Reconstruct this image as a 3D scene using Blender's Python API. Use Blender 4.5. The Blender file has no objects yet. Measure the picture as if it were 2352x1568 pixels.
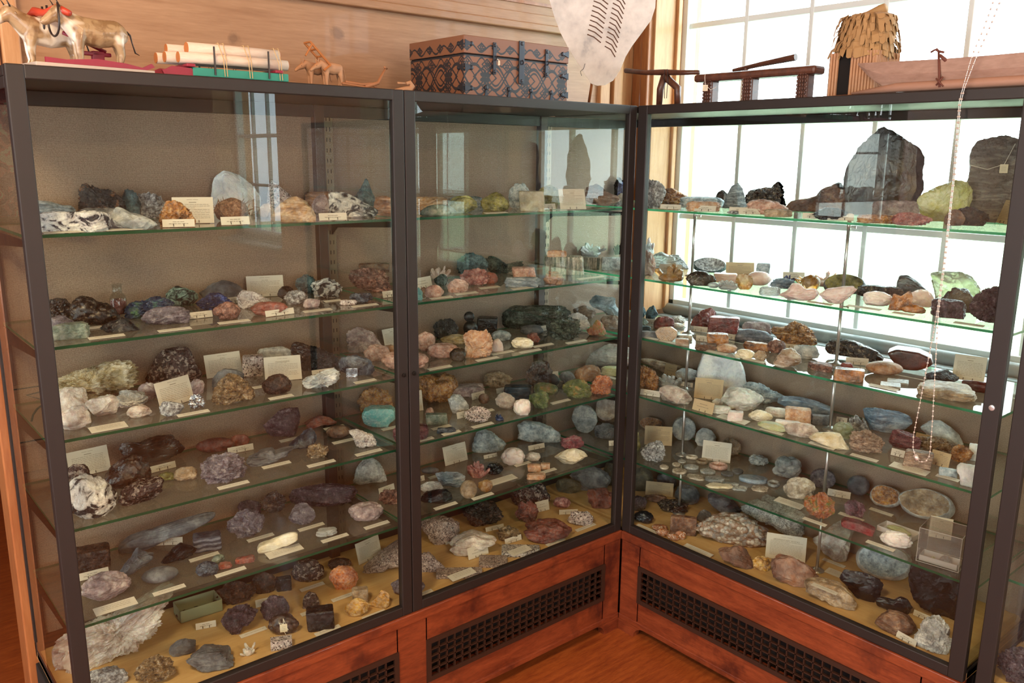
import bpy, bmesh, math, random
import numpy as np
from mathutils import Vector, Matrix
D = bpy.data
SC = bpy.context.scene
COL = SC.collection
# ------------------------------------------------------------------ camera
W, H = 2352, 1568
FPX = 1940.5
YAW, PITCH, ROLL = 0.8667, 0.215, 0.0093
CAM = Vector((-2.176, -1.933, 1.3317))
_fw = Vector((math.cos(YAW)*math.cos(PITCH), math.sin(YAW)*math.cos(PITCH), -math.sin(PITCH)))
_rt = Vector((math.sin(YAW), -math.cos(YAW), 0)); _up = _rt.cross(_fw)
RT = math.cos(ROLL)*_rt + math.sin(ROLL)*_up
UP = -math.sin(ROLL)*_rt + math.cos(ROLL)*_up
FW = _fw
cd = D.cameras.new('camera'); cam = D.objects.new('camera', cd); COL.objects.link(cam)
cd.sensor_width = 36; cd.lens = FPX/W*36; cd.clip_start = 0.05
cam.matrix_world = Matrix(((RT.x, UP.x, -FW.x, CAM.x), (RT.y, UP.y, -FW.y, CAM.y), (RT.z, UP.z, -FW.z, CAM.z), (0, 0, 0, 1)))
SC.camera = cam
def ray(u, v): return FW + RT*((u-W/2)/FPX) - UP*((v-H/2)/FPX)
def on(u, v, ax, val):          # the point of an axis plane seen at a pixel of the photograph
    d = ray(u, v); i = 'xyz'.index(ax); return CAM + d*((val-CAM[i])/d[i])
def onp(u, v, p, n):            # the same for a plane through p with normal n
    d = ray(u, v); return CAM + d*((Vector(p)-CAM).dot(n)/d.dot(n))
def proj(P):
    d = Vector(P)-CAM; z = d.dot(FW); return W/2+FPX*d.dot(RT)/z, H/2-FPX*d.dot(UP)/z
# ------------------------------------------------------------------ light
SC.view_settings.view_transform = 'Standard'; SC.view_settings.look = 'None'
SC.view_settings.exposure = 0.08; SC.view_settings.gamma = 1.0; SC.view_settings.use_curve_mapping = False
SC.cycles.use_denoising = True
SC.cycles.max_bounces = 9; SC.cycles.diffuse_bounces = 4; SC.cycles.glossy_bounces = 4
SC.cycles.transmission_bounces = 8; SC.cycles.transparent_max_bounces = 48
SC.cycles.sample_clamp_indirect = 4.0; SC.cycles.caustics_reflective = False; SC.cycles.caustics_refractive = False
wd = D.worlds.new('sky'); SC.world = wd; wd.use_nodes = True
nt = wd.node_tree; nt.nodes.clear()
wo = nt.nodes.new('ShaderNodeOutputWorld'); wb = nt.nodes.new('ShaderNodeBackground')
wb.inputs[0].default_value = (0.88, 0.95, 1.0, 1); wb.inputs[1].default_value = 9.5
nt.links.new(wb.outputs[0], wo.inputs[0])
def area(name, loc, look, sx, sy, power, col, portal=False):
    l = D.lights.new(name, 'AREA'); l.shape = 'RECTANGLE'; l.size = sx; l.size_y = sy; l.energy = power; l.color = col
    if portal: l.cycles.is_portal = True
    o = D.objects.new(name, l); COL.objects.link(o); o.location = loc
    o.rotation_euler = (Vector(look)-Vector(loc)).to_track_quat('-Z', 'Y').to_euler(); return o
# daylight through the window wall, plus fill from added unseen windows and lamps
area('portal', (-4.40, -1.0, 1.2), (0, -1.0, 1.2), 2.6, 1.6, 1, (1, 1, 1), True)
area('portal', (-4.40, -4.6, 1.2), (0, -4.6, 1.2), 2.6, 1.6, 1, (1, 1, 1), True)
area('portal', (-2.6, -7.90, 1.2), (-2.6, 0, 1.2), 3.0, 1.6, 1, (1, 1, 1), True)
area('portal', (-5.94, 2.2, 1.4), (0, 2.2, 1.4), 1.4, 1.4, 1, (1, 1, 1), True)
area('portal', (0.66, -0.46, 1.35), (-2, -0.46, 1.35), 1.65, 1.5, 1, (1, 1, 1), True)
area('portal', (0.66, -2.1, 1.35), (-2, -2.1, 1.35), 1.3, 1.5, 1, (1, 1, 1), True)
for lx, ly in ((-2.7, -1.3), (-1.2, -3.6)):  # lamps added out of view to brighten and warm the room
    area('added_fill_light', (lx, ly, 2.42), (lx, ly, 0), 0.5, 0.5, 85, (1.0, 0.72, 0.45))
# ------------------------------------------------------------------ helpers
def lin(h):
    h = h.lstrip('#'); c = [int(h[i:i+2], 16)/255 for i in (0, 2, 4)]
    return tuple((x/12.92 if x <= .04045 else ((x+.055)/1.055)**2.4) for x in c)+(1,)
def tag(o, label=None, cat=None, group=None, kind=None):
    if label: o['label'] = label
    if cat: o['category'] = cat
    if group: o['group'] = group
    if kind: o['kind'] = kind
    return o
def thing(name, label, cat, loc=(0, 0, 0), rz=0, group=None):
    o = D.objects.new(name, None); COL.objects.link(o); o.empty_display_size = .02
    o.location = loc; o.rotation_euler = (0, 0, rz); return tag(o, label, cat, group)
def link(name, me, parent=None, smooth=False):
    o = D.objects.new(name, me); COL.objects.link(o)
    if parent: o.parent = parent
    if smooth: me.polygons.foreach_set('use_smooth', [True]*len(me.polygons))
    return o
class MB:                        # collects shapes, then builds ONE mesh object
    def __init__(s): s.bm = bmesh.new()
    def box(s, a, b, bev=0.0, rot=None, piv=None):
        a, b = Vector(a), Vector(b); c = (a+b)/2; d = b-a
        r = bmesh.ops.create_cube(s.bm, size=1); vs = r['verts']
        bmesh.ops.scale(s.bm, vec=(abs(d.x), abs(d.y), abs(d.z)), verts=vs)
        if bev > 0:
            es = list({e for v in vs for e in v.link_edges})
            g = bmesh.ops.bevel(s.bm, geom=es, offset=bev, segments=2, affect='EDGES', profile=.5)
            vs = list({v for f in g['faces'] for v in f.verts} | set(v for v in vs if v.is_valid))
        bmesh.ops.translate(s.bm, vec=c, verts=vs)
        if rot: bmesh.ops.rotate(s.bm, cent=piv or c, matrix=rot, verts=vs)
        return s
    def tube(s, pts, rad, n=10, cap=True):
        pts = [Vector(p) for p in pts]; rs = rad if isinstance(rad, (list, tuple)) else [rad]*len(pts)
        rings = []; prev = None
        for i, p in enumerate(pts):
            t = (pts[min(i+1, len(pts)-1)]-pts[max(i-1, 0)]).normalized()
            if prev is None: a = t.orthogonal().normalized()
            else:
                a = prev - t*prev.dot(t)
                a = a.normalized() if a.length > 1e-6 else t.orthogonal().normalized()
            prev = a; b = t.cross(a)
            rings.append([s.bm.verts.new(p+(a*math.cos(2*math.pi*k/n)+b*math.sin(2*math.pi*k/n))*rs[i]) for k in range(n)])
        for i in range(len(rings)-1):
            for k in range(n): s.bm.faces.new((rings[i][k], rings[i][(k+1) % n], rings[i+1][(k+1) % n], rings[i+1][k]))
        if cap: s.bm.faces.new(rings[0][::-1]); s.bm.faces.new(rings[-1])
        return s
    def lathe(s, prof, c, n=24, ax=None):
        M = Matrix.Translation(c)
        if ax is not None: M = M @ Vector((0, 0, 1)).rotation_difference(Vector(ax)).to_matrix().to_4x4()
        rings = [[s.bm.verts.new(M @ Vector((r*math.cos(2*math.pi*k/n), r*math.sin(2*math.pi*k/n), z))) for k in range(n)] for r, z in prof]
        for i in range(len(rings)-1):
            for k in range(n): s.bm.faces.new((rings[i][k], rings[i][(k+1) % n], rings[i+1][(k+1) % n], rings[i+1][k]))
        if prof[0][0] > 1e-6: s.bm.faces.new(rings[0][::-1])
        if prof[-1][0] > 1e-6: s.bm.faces.new(rings[-1])
        return s
    def prism(s, poly, n):       # closed 3D polygon given thickness along vector n
        n = Vector(n); a = [s.bm.verts.new(Vector(p)) for p in poly]; b = [s.bm.verts.new(Vector(p)+n) for p in poly]
        k = len(poly)
        for i in range(k): s.bm.faces.new((a[i], a[(i+1) % k], b[(i+1) % k], b[i]))
        s.bm.faces.new(a[::-1]); s.bm.faces.new(b); return s
    def quad(s, a, b, c, d): s.bm.faces.new([s.bm.verts.new(Vector(p)) for p in (a, b, c, d)]); return s
    def ball(s, c, r, sc=(1, 1, 1), sub=2):
        g = bmesh.ops.create_icosphere(s.bm, subdivisions=sub, radius=r)['verts']
        bmesh.ops.scale(s.bm, vec=sc, verts=g); bmesh.ops.translate(s.bm, vec=c, verts=g); return s
    def build(s, name, mat, parent=None, smooth=False, loc=None):
        bmesh.ops.recalc_face_normals(s.bm, faces=s.bm.faces)
        me = D.meshes.new(name)
        if loc is not None: bmesh.ops.translate(s.bm, vec=-Vector(loc), verts=s.bm.verts)
        s.bm.to_mesh(me); s.bm.free()
        for m in (mat if isinstance(mat, (list, tuple)) else [mat]): me.materials.append(m)
        o = link(name, me, parent, smooth)
        if loc is not None: o.location = loc
        return o
def struct(name, mb, mat, smooth=False): return tag(mb.build(name, mat, None, smooth), kind='structure')
# ------------------------------------------------------------------ materials
class NT:
    def __init__(s, name):
        s.m = D.materials.new(name); s.m.use_nodes = True; s.t = s.m.node_tree; s.t.nodes.clear()
        s.out = s.n('ShaderNodeOutputMaterial')
    def n(s, typ, **k):
        o = s.t.nodes.new(typ)
        for a, b in k.items(): setattr(o, a, b)
        return o
    def l(s, a, b): s.t.links.new(a, b)
    def val(s, sock, v):
        if hasattr(v, 'links') or isinstance(v, bpy.types.NodeSocket): s.l(v, sock)
        else: sock.default_value = v
    def coord(s, kind='Object', scale=(1, 1, 1), rnd=True):
        tc = s.n('ShaderNodeTexCoord'); mp = s.n('ShaderNodeMapping'); s.l(tc.outputs[kind], mp.inputs[0]); mp.inputs[3].default_value = scale
        if rnd:
            oi = s.n('ShaderNodeObjectInfo'); mu = s.n('ShaderNodeMath', operation='MULTIPLY'); mu.inputs[1].default_value = 37.0
            s.l(oi.outputs['Random'], mu.inputs[0]); s.l(mu.outputs[0], mp.inputs[1])
        return mp.outputs[0]
    def noise(s, vec, scale, det=4, rough=.55, dist=0.0):
        o = s.n('ShaderNodeTexNoise'); s.l(vec, o.inputs['Vector']); o.inputs['Scale'].default_value = scale
        o.inputs['Detail'].default_value = det; o.inputs['Roughness'].default_value = rough; o.inputs['Distortion'].default_value = dist
        return o.outputs[0]
    def ramp(s, f, stops, interp='LINEAR'):
        o = s.n('ShaderNodeValToRGB'); s.l(f, o.inputs[0]); r = o.color_ramp; r.interpolation = interp
        while len(r.elements) < len(stops): r.elements.new(.5)
        for e, (p, c) in zip(r.elements, stops): e.position = p; e.color = lin(c) if isinstance(c, str) else c
        return o.outputs[0]
    def mix(s, f, a, b, mode='MIX'):
        o = s.n('ShaderNodeMix', data_type='RGBA', blend_type=mode)
        s.val(o.inputs[0], f); s.val(o.inputs[6], lin(a) if isinstance(a, str) else a); s.val(o.inputs[7], lin(b) if isinstance(b, str) else b)
        return o.outputs[2]
    def warp(s, vec, scale):
        o = s.n('ShaderNodeTexNoise'); s.l(vec, o.inputs['Vector']); o.inputs['Scale'].default_value = scale; o.inputs['Detail'].default_value = 3
        q = s.n('ShaderNodeVectorMath', operation='MULTIPLY_ADD'); s.l(o.outputs[1], q.inputs[0]); q.inputs[1].default_value = (.06,)*3; s.l(vec, q.inputs[2]); return q.outputs[0]
    def bump(s, h, st=.3, dist=.002):
        o = s.n('ShaderNodeBump'); s.l(h, o.inputs['Height']); o.inputs['Strength'].default_value = st; o.inputs['Distance'].default_value = dist
        return o.outputs[0]
    def bsdf(s, col, rough=.6, metal=0, nrm=None, trans=0, ior=1.5, spec=.5, sss=0, coat=0):
        b = s.n('ShaderNodeBsdfPrincipled'); s.val(b.inputs['Base Color'], lin(col) if isinstance(col, str) else col)
        s.val(b.inputs['Roughness'], rough); b.inputs['Metallic'].default_value = metal; b.inputs['IOR'].default_value = ior
        b.inputs['Transmission Weight'].default_value = trans; b.inputs['Specular IOR Level'].default_value = spec
        b.inputs['Coat Weight'].default_value = coat
        if sss: b.inputs['Subsurface Weight'].default_value = sss; b.inputs['Subsurface Scale'].default_value = .02
        if nrm is not None: s.l(nrm, b.inputs['Normal'])
        return b.outputs[0]
    def fin(s, sh): s.l(sh, s.out.inputs[0]); return s.m
def plain(name, col, rough=.6, metal=0, bump=0, var=.0, scale=60, coat=0):
    t = NT(name); v = t.coord(rnd=True); c = lin(col)
    if var: 
        n = t.noise(v, scale, 5); c = t.mix(n, [x*(1-var) for x in c[:3]]+[1], [min(1, x*(1+var)) for x in c[:3]]+[1])
    nb = t.bump(t.noise(v, scale*3, 3), bump, .001) if bump else None
    return t.fin(t.bsdf(c, rough, metal, nb, coat=coat))
def glass(name, tint, rough=.0, ior=1.45, dust=0.0, dustcol='b8b0a8'):
    t = NT(name); fr = t.n('ShaderNodeFresnel'); fr.inputs[0].default_value = ior
    tr = t.n('ShaderNodeBsdfTransparent'); tr.inputs[0].default_value = lin(tint)
    gl = t.n('ShaderNodeBsdfGlossy'); gl.inputs['Roughness'].default_value = rough; gl.inputs[0].default_value = (1, 1, 1, 1)
    g = t.n('ShaderNodeNewGeometry'); mt = t.n('ShaderNodeMath', operation='MULTIPLY'); inv = t.n('ShaderNodeMath', operation='SUBTRACT')
    inv.inputs[0].default_value = 1; t.l(g.outputs['Backfacing'], inv.inputs[1]); t.l(inv.outputs[0], mt.inputs[0]); t.l(fr.outputs[0], mt.inputs[1])
    mx = t.n('ShaderNodeMixShader'); t.l(mt.outputs[0], mx.inputs[0]); t.l(tr.outputs[0], mx.inputs[1]); t.l(gl.outputs[0], mx.inputs[2])
    sh = mx.outputs[0]
    if dust:
        df = t.n('ShaderNodeBsdfDiffuse'); df.inputs[0].default_value = lin(dustcol)
        v = t.coord(rnd=False); nz = t.noise(v, 6, 5); mm = t.n('ShaderNodeMath', operation='MULTIPLY'); t.l(nz, mm.inputs[0]); mm.inputs[1].default_value = dust*2
        m2 = t.n('ShaderNodeMixShader'); t.l(mm.outputs[0], m2.inputs[0]); t.l(sh, m2.inputs[1]); t.l(df.outputs[0], m2.inputs[2]); sh = m2.outputs[0]
    return t.fin(sh)
def wood(name, c1, c2, scale=(1, 1, 1), rough=.45, grain=9, knots=(), coat=.15, blot=None):
    t = NT(name); v = t.coord('Object', scale, rnd=False)
    n1 = t.noise(v, grain, 6, .6, .6); n2 = t.noise(v, grain*6, 3, .6)
    f = t.mix(.35, n1, n2); f = t.ramp(f, [(.32, '000000'), (.68, 'ffffff')])
    c = t.mix(f, c1, c2)
    if blot:
        v2 = t.coord('Object', (1, 1, 1), rnd=False); nb = t.ramp(t.noise(v2, 3.5, 5, .7), [(.52, '000000'), (.66, 'ffffff')]); c = t.mix(nb, c, blot)
    tc = t.n('ShaderNodeTexCoord')
    for (kx, ky, kz, kr) in knots:
        mp = t.n('ShaderNodeVectorMath', operation='DISTANCE'); t.l(tc.outputs['Object'], mp.inputs[0]); mp.inputs[1].default_value = (kx, ky, kz)
        dv = t.n('ShaderNodeMath', operation='DIVIDE'); t.l(mp.outputs['Value'], dv.inputs[0]); dv.inputs[1].default_value = kr
        nn = t.n('ShaderNodeMath', operation='ADD'); t.l(dv.outputs[0], nn.inputs[0]); t.l(t.noise(t.coord(rnd=False), 25, 3), nn.inputs[1])
        k = t.ramp(nn.outputs[0], [(.0, (.32, .32, .32, 1)), (.75, (.5, .5, .5, 1)), (.98, (.06, .06, .06, 1)), (1.0, (0, 0, 0, 1))])
        c = t.mix(k, c, '5a3a28')
    return t.fin(t.bsdf(c, rough, 0, t.bump(n2, .15, .001), coat=coat))
# ------------------------------------------------------------------ the room
M_FLOOR = wood('floor_wood', '78351a', 'ae5e2c', (1.5, 12, 1), .32, 5, coat=.35)
M_PINE = wood('pine_wall', '9c704e', 'bb906c', (1.2, 1, 14), .5, 2.2, knots=((-.83, .48, 1.693, .05), (-1.155, .48, 1.648, .045), (-.32, .48, 1.62, .03)), coat=.1)
M_PINEV = wood('pine_board', 'b07746', 'd8a678', (9, 9, 1), .5, 2.2, coat=.1)
M_TRIM = wood('warm_trim', '8f4f28', 'b87a4a', (9, 9, .8), .4, 3, coat=.2)
M_BASE = wood('cherry_base', '5e2412', '954a2a', (1.6, 9, 9), .38, 4, coat=.25, blot='481c12')
M_BASEY = wood('cherry_base_side', '5e2412', '954a2a', (9, 1.6, 9), .38, 4, coat=.25, blot='481c12')
M_WHITE = plain('window_paint', 'eaf2f2', .45, 0, .05)
M_CEIL = plain('ceiling_wood', 'b98a62', .7)
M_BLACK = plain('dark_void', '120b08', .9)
M_METAL = plain('bronze_frame', '251d1a', .5, .1, .05, .12, 30)
M_METAL2 = plain('dark_bracket', '1c1613', .4, .5)
M_CHROME = plain('chrome', 'cfcccb', .32, .85)
M_FLOORB = wood('case_floor_board', 'caa066', 'e2bc84', (1.2, 8, 1), .5, 3, coat=.0)
M_POST = wood('dark_back_post', '2c1b14', '452b1f', (9, 9, .8), .5, 3, coat=.1)
M_SILL = plain('grey_sill', '9aa3a6', .35, 0, .05, .1, 12)
M_GREEN = plain('lawn_grass', 'b2c4a0', .9, 0, .3, .4, 3)
M_GLASS = glass('door_glass', 'f4f7f4', 0.0, 1.5)
M_WGLASS = glass('window_glass', 'f6fbfb', 0.0, 1.4)
M_SHELF = glass('shelf_glass', 'e3e6df', .03, 1.5, .08, 'b8a898')
def edge_glass():
    t = NT('green_glass_edge'); a = t.n('ShaderNodeBsdfTranslucent'); a.inputs[0].default_value = (.10, .50, .25, 1)
    b = t.bsdf('24543e', .15); mx = t.n('ShaderNodeMixShader'); mx.inputs[0].default_value = .5
    t.l(a.outputs[0], mx.inputs[1]); t.l(b, mx.inputs[2]); return t.fin(mx.outputs[0])
M_EDGE = edge_glass()
def burlap():
    t = NT('burlap_cloth'); v = t.coord('Object', (1, 1, 1), False)
    w1 = t.n('ShaderNodeTexWave', wave_type='BANDS', bands_direction='Z'); w2 = t.n('ShaderNodeTexWave', wave_type='BANDS', bands_direction='X'); w3 = t.n('ShaderNodeTexWave', wave_type='BANDS', bands_direction='Y')
    for w in (w1, w2, w3):
        t.l(v, w.inputs['Vector']); w.inputs['Scale'].default_value = 125; w.inputs['Distortion'].default_value = 3.5; w.inputs['Detail'].default_value = 2; w.inputs['Detail Scale'].default_value = 2
    a = t.n('ShaderNodeMath', operation='ADD'); t.l(w2.outputs[1], a.inputs[0]); t.l(w3.outputs[1], a.inputs[1])
    b = t.n('ShaderNodeMath', operation='MULTIPLY'); t.l(w1.outputs[1], b.inputs[0]); t.l(a.outputs[0], b.inputs[1])
    f = t.n('ShaderNodeMath', operation='ADD'); t.l(b.outputs[0], f.inputs[0]); t.l(t.noise(v, 380, 3), f.inputs[1])
    n2 = t.noise(v, 3, 4)
    c = t.ramp(f.outputs[0], [(.25, '66544a'), (.7, '907a6c'), (1.1, 'b6a090')]); c = t.mix(.25, c, t.mix(n2, '8a6c56', 'a8927e'))
    return t.fin(t.bsdf(c, .9, 0, t.bump(f.outputs[0], .5, .001), spec=.1))
M_BURLAP = burlap()
def paper():
    q = NT('red_patterned_paper'); v = q.coord('Object', rnd=False); n = q.noise(v, 9, 4, .6, 1.5); c = q.ramp(n, [(.42, '7a2420'), (.5, 'a84838'), (.58, 'a09070')], 'CONSTANT'); return q.fin(q.bsdf(c, .9))
XW = .70            # window glass plane
FZ = -.396          # room floor
struct('floor', MB().box((-6.1, -8.1, FZ-.05), (.5, 5, FZ)), M_FLOOR)
struct('ceiling', MB().box((-6.1, -8.1, 2.6), (.8, 5, 2.65)), M_CEIL)
w = MB().box((-1.84, .485, FZ), (.5, .55, 2.6)).box((-6, .485, FZ), (-2.85, .55, 2.6)).box((-2.85, .485, 1.9), (-1.84, .55, 2.6))
struct('wall_back', w, M_PINE)
# mouldings and boards on the back wall
struct('trim_1', MB().box((-1.70, .455, 1.775), (.305, .485, 1.80), .004).box((-1.70, .47, 1.80), (.305, .485, 1.835), .003), M_PINE)
struct('trim_2', MB().box((-1.70, .478, 1.865), (.305, .485, 1.875)), M_TRIM)
w = MB()
for x0, x1, d in ((.305, .36, .018), (.368, .42, .03), (.428, .5, .012)): w.box((x0, .485-d, FZ), (x1, .49, 2.6), .004)
struct('trim_3', w, M_PINEV)
w = MB()
for x0, x1, d in ((-1.79, -1.745, .018), (-1.74, -1.70, .028)): w.box((x0, .485-d, FZ), (x1, .49, 2.6), .004)
struct('trim_4', w, M_PINEV)
struct('trim_13', MB().box((-1.845, .46, FZ), (-1.80, .56, 1.95), .004).box((-2.9, .46, FZ), (-2.84, .56, 1.95), .004), M_TRIM)
struct('trim_5', MB().box((-1.84, .450, 1.668), (-1.742, .475, 1.95), .004), M_TRIM)
# window wall: openings with reveals
w = MB(); WY = [(.385, -1.31), (-1.55, -2.62), (-3.77, -4.9)]
y = .485
for a, b in WY: w.box((.50, a, FZ), (.80, y, 2.6)); w.box((.50, b, FZ), (.80, a, .66)); w.box((.50, b, 2.3), (.80, a, 2.6)); y = b
w.box((.50, -8.1, FZ), (.80, y, 2.6))
struct('wall_window_side', w, M_PINEV)
w = MB()
for y0, y1, d in ((.385, .42, .02), (.425, .47, .012)): w.box((.50-d, y0, .70), (.505, y1, 2.6), .004)
struct('trim_6', w, M_TRIM)
def pierced(ax, c0, c1, lo, hi, holes):
    # wall slab between c0 and c1 along the axis ax, running lo..hi, with window holes (a, b, z0, z1)
    m = MB()
    def bx(p, q, z0, z1):
        if ax == 'x': m.box((c0, p, z0), (c1, q, z1))
        else: m.box((p, c0, z0), (q, c1, z1))
    p = lo
    for a, b, z0, z1 in holes: bx(p, a, FZ, 2.6); bx(a, b, FZ, z0); bx(a, b, z1, 2.6); p = b
    bx(p, hi, FZ, 2.6); return m
def fill_window(n, ax, c, a, b, z0, z1):  # unseen window, added to let fill light into the room
    m = MB()
    def bx(p, q, zz0, zz1, t):
        if ax == 'x': m.box((c-t, p, zz0), (c+t, q, zz1), 0)
        else: m.box((p, c-t, zz0), (q, c+t, zz1), 0)
    bx(a, b, z0, z0+.06, .03); bx(a, b, z1-.06, z1, .03); bx(a, a+.06, z0, z1, .03); bx(b-.06, b, z0, z1, .03)
    k = round((b-a)/.33)
    for i in range(1, k): x = a+(b-a)*i/k; w_ = .035 if i == k//2 else .011; bx(x-w_, x+w_, z0, z1, .014)
    for i in range(1, 4): z = z0+(z1-z0)*i/4; bx(a, b, z-.011, z+.011, .013)
    struct('window_%d' % n, m, M_WHITE)
struct('wall_far_left', pierced('x', -4.6, -4.45, -7.95, .485, [(-5.9, -3.3, .4, 2.0), (-2.3, .3, .4, 2.0)]), M_TRIM)
struct('wall_next_room_left', pierced('x', -6.1, -6, .485, 5, [(1.5, 2.9, .7, 2.1)]), M_TRIM)
fill_window(4, 'x', -4.52, -5.9, -3.3, .4, 2.0); fill_window(5, 'x', -4.52, -2.3, .3, .4, 2.0); fill_window(6, 'x', -6.05, 1.5, 2.9, .7, 2.1); fill_window(7, 'y', -8.0, -4.1, -1.1, .4, 2.0)  # all added out of view for fill; second also gives the door glass reflection
struct('wall_next_room_side', MB().box((.5, .55, FZ), (.8, 5, 2.6)), M_TRIM)
M_PAPER = paper(); struct('wall_next_room', MB().box((-6, 3.8, FZ), (.8, 3.9, 2.6)), M_PAPER)
struct('wall_behind', pierced('y', -8.1, -7.95, -4.6, .8, [(-4.1, -1.1, .4, 2.0)]), M_PINEV)
struct('lawn_ground', MB().box((.9, -30, -1.3), (60, 30, -1.25)), M_GREEN)
for wi, (a, b) in enumerate(WY):
    f = MB(); n = max(2, round((a-b-.06)/.2755)); ys = [a-.03-(a-b-.06)*k/n for k in range(n+1)]; zs = [.735, 1.096, 1.474, 1.851, 2.23]
    f.box((XW-.03, a-.035, .70), (XW+.03, a+.0, 2.3), .003); f.box((XW-.03, b, .70), (XW+.03, b+.035, 2.3), .003)
    f.box((XW-.03, b, .695), (XW+.03, a, .742), .003); f.box((XW-.03, b, 2.23), (XW+.03, a, 2.3), .003)
    for y in ys[1:-1]: f.box((XW-.014, y-.009, .73), (XW+.014, y+.009, 2.24), .003)
    for z in zs[1:-1]: f.box((XW-.013, b+.02, z-.011), (XW+.013, a-.02, z+.011), .003)
    f.box((XW-.022, b+.02, 1.474-.014), (XW+.02, a-.02, 1.474+.014), .003)
    fo = struct('window_%d' % (wi+1), f, M_WHITE)
    g = MB().box((XW-.002, b+.03, .74), (XW+.002, a-.03, 2.235)).build('pane', M_WGLASS, fo)
    # jamb boards and stool
    j = MB().box((.505, a-.012, .70), (XW-.03, a, 2.3), .002).box((XW-.075, a-.026, .70), (XW-.05, a-.01, 2.3), .004)
    struct('trim_%d' % (7+2*wi), j, M_PINEV)
    s_ = MB().box((.47, b+.0, .655), (XW-.02, a-.014, .672), .003).box((.58, b+.0, .672), (XW-.03, a-.014, .684), .004)
    s_.tube([(XW-.052, b+.01, .703), (XW-.052, a-.016, .703)], .024, 16)
    struct('trim_%d' % (8+2*wi), s_, M_SILL, True)
# ------------------------------------------------------------------ the display cases
ZS = [1.160, .920, .7105, .499, .255]
XL, XM, YR = -1.824, -.912, -1.20
def frame_door(mb, ax, a, b, z0=0.0, z1=1.5, sw=.034, th=.022):
    # rectangular metal door frame between a and b along the x (or y) axis, in the plane y=0 (or x=0)
    def bx(p, q, zz0, zz1):
        if ax == 'x': mb.box((p, 0, zz0), (q, th, zz1), .0025)
        else: mb.box((0, p, zz0), (th, q, zz1), .0025)
    bx(a, a+sw, z0, z1); bx(b-sw, b, z0, z1); bx(a+sw-.001, b-sw+.001, z1-.028, z1); bx(a+sw-.001, b-sw+.001, z0, z0+.03)
def case(name, label, floor_rects, tops, backs, frames, posts, doors, panes, base):
    t = thing(name, label, 'display case'); return t
wc = thing('display_case', 'long glass and bronze display case along the pine wall, oxen and chest on it', 'display case')
MB().box((XL, .0225, .0), (0, .455, .02)).build('case_floor', M_FLOORB, wc)
MB().box((XL, .0225, 1.478), (-.001, .47, 1.499), .002).build('case_top', M_METAL, wc)
bk = MB().box((XL+.01, .452, .055), (.44, .464, 1.478)).build('burlap_back', M_BURLAP, wc)
w = MB().box((XL, .43, 1.442), (.43, .452, 1.478), .002).box((XL, .445, .02), (.43, .465, .06), .003)
w.box((XL, .440, 0), (XL+.02, .462, 1.48), .002); w.build('back_rail', M_METAL, wc)
for x in (XL+.012, -.90, .008):
    if x > -1.5: MB().box((x-.05, .425, .02), (x-.018, .452, 1.478), .002).build('back_post', M_POST, wc)
    s_ = MB().box((x-.014, .438, .05), (x+.014, .452, 1.47), .001).build('shelf_standard', M_METAL if x < -1 else plain('steel_standard', '7c6a58', .4, .5), wc)
    sl = MB(); z = .10
    while z < 1.44:
        for k in (-.006, .005): sl.box((x+k-.001, .4372, z), (x+k+.0012, .4382, z+.012))
        z += .031
    sl.build('slot', M_BLACK, s_)
for a, b, ax in ((XL, XM-.001, 'x'), (XM+.001, -.002, 'x')):
    m = MB(); frame_door(m, ax, a, b); d = m.build('door', M_METAL, wc)
    MB().box((a+.03, .009, .026), (b-.03, .013, 1.476)).build('door_glass', M_GLASS, d)
    k = b-.016 if a < -1 else a+.016
    MB().lathe([(.006, 0), (.006, .003), (.003, .0035)], (k, -.0001, .735), 12, (0, -1, 0)).build('keyhole', M_METAL2, d)
for z0, z1 in ((0, .028), (1.455, 1.478)): MB().box((XL, .022, z0), (XL+.006, .44, z1), .002).build('side_rail', M_METAL, wc)
MB().box((XL+.001, .023, .028), (XL+.004, .44, 1.455)).build('side_glass', M_GLASS, wc)
# window case
rc = thing('display_case', 'glass and bronze display case standing in front of the window', 'display case')
MB().box((0.0225, YR, 0), (.45, .452, .0195)).build('case_floor', wood('case_floor_board_side', 'caa066', 'e2bc84', (8, 1.2, 1), .5, 3, coat=0), rc)
MB().box((.0225, YR, 1.478), (.45, .425, 1.499), .002).build('case_top', M_METAL, rc)
MB().box((.444, YR, .02), (.455, .43, .665)).build('burlap_back', M_BURLAP, rc)
MB().box((.435, YR, 1.45), (.452, .42, 1.478), .002).box((.435, YR, 0), (.452, YR+.02, 1.478), .002).build('back_rail', M_METAL, rc)
m = MB(); frame_door(m, 'y', YR, -.002, sw=.040); d = m.build('door', M_METAL, rc)
MB().box((.009, YR+.036, .026), (.013, -.03, 1.476)).build('door_glass', M_GLASS, d)
MB().lathe([(.007, 0), (.007, .003), (.003, .0035)], (-.0001, YR+.018, .745), 12, (-1, 0, 0)).build('lock', M_CHROME, d)
for z0, z1 in ((0, .028), (1.455, 1.478)): MB().box((.022, YR, z0), (.435, YR+.006, z1), .002).build('side_rail', M_METAL, rc)
MB().box((.023, YR+.001, .028), (.435, YR+.004, 1.455)).build('side_glass', M_GLASS, rc)
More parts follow.
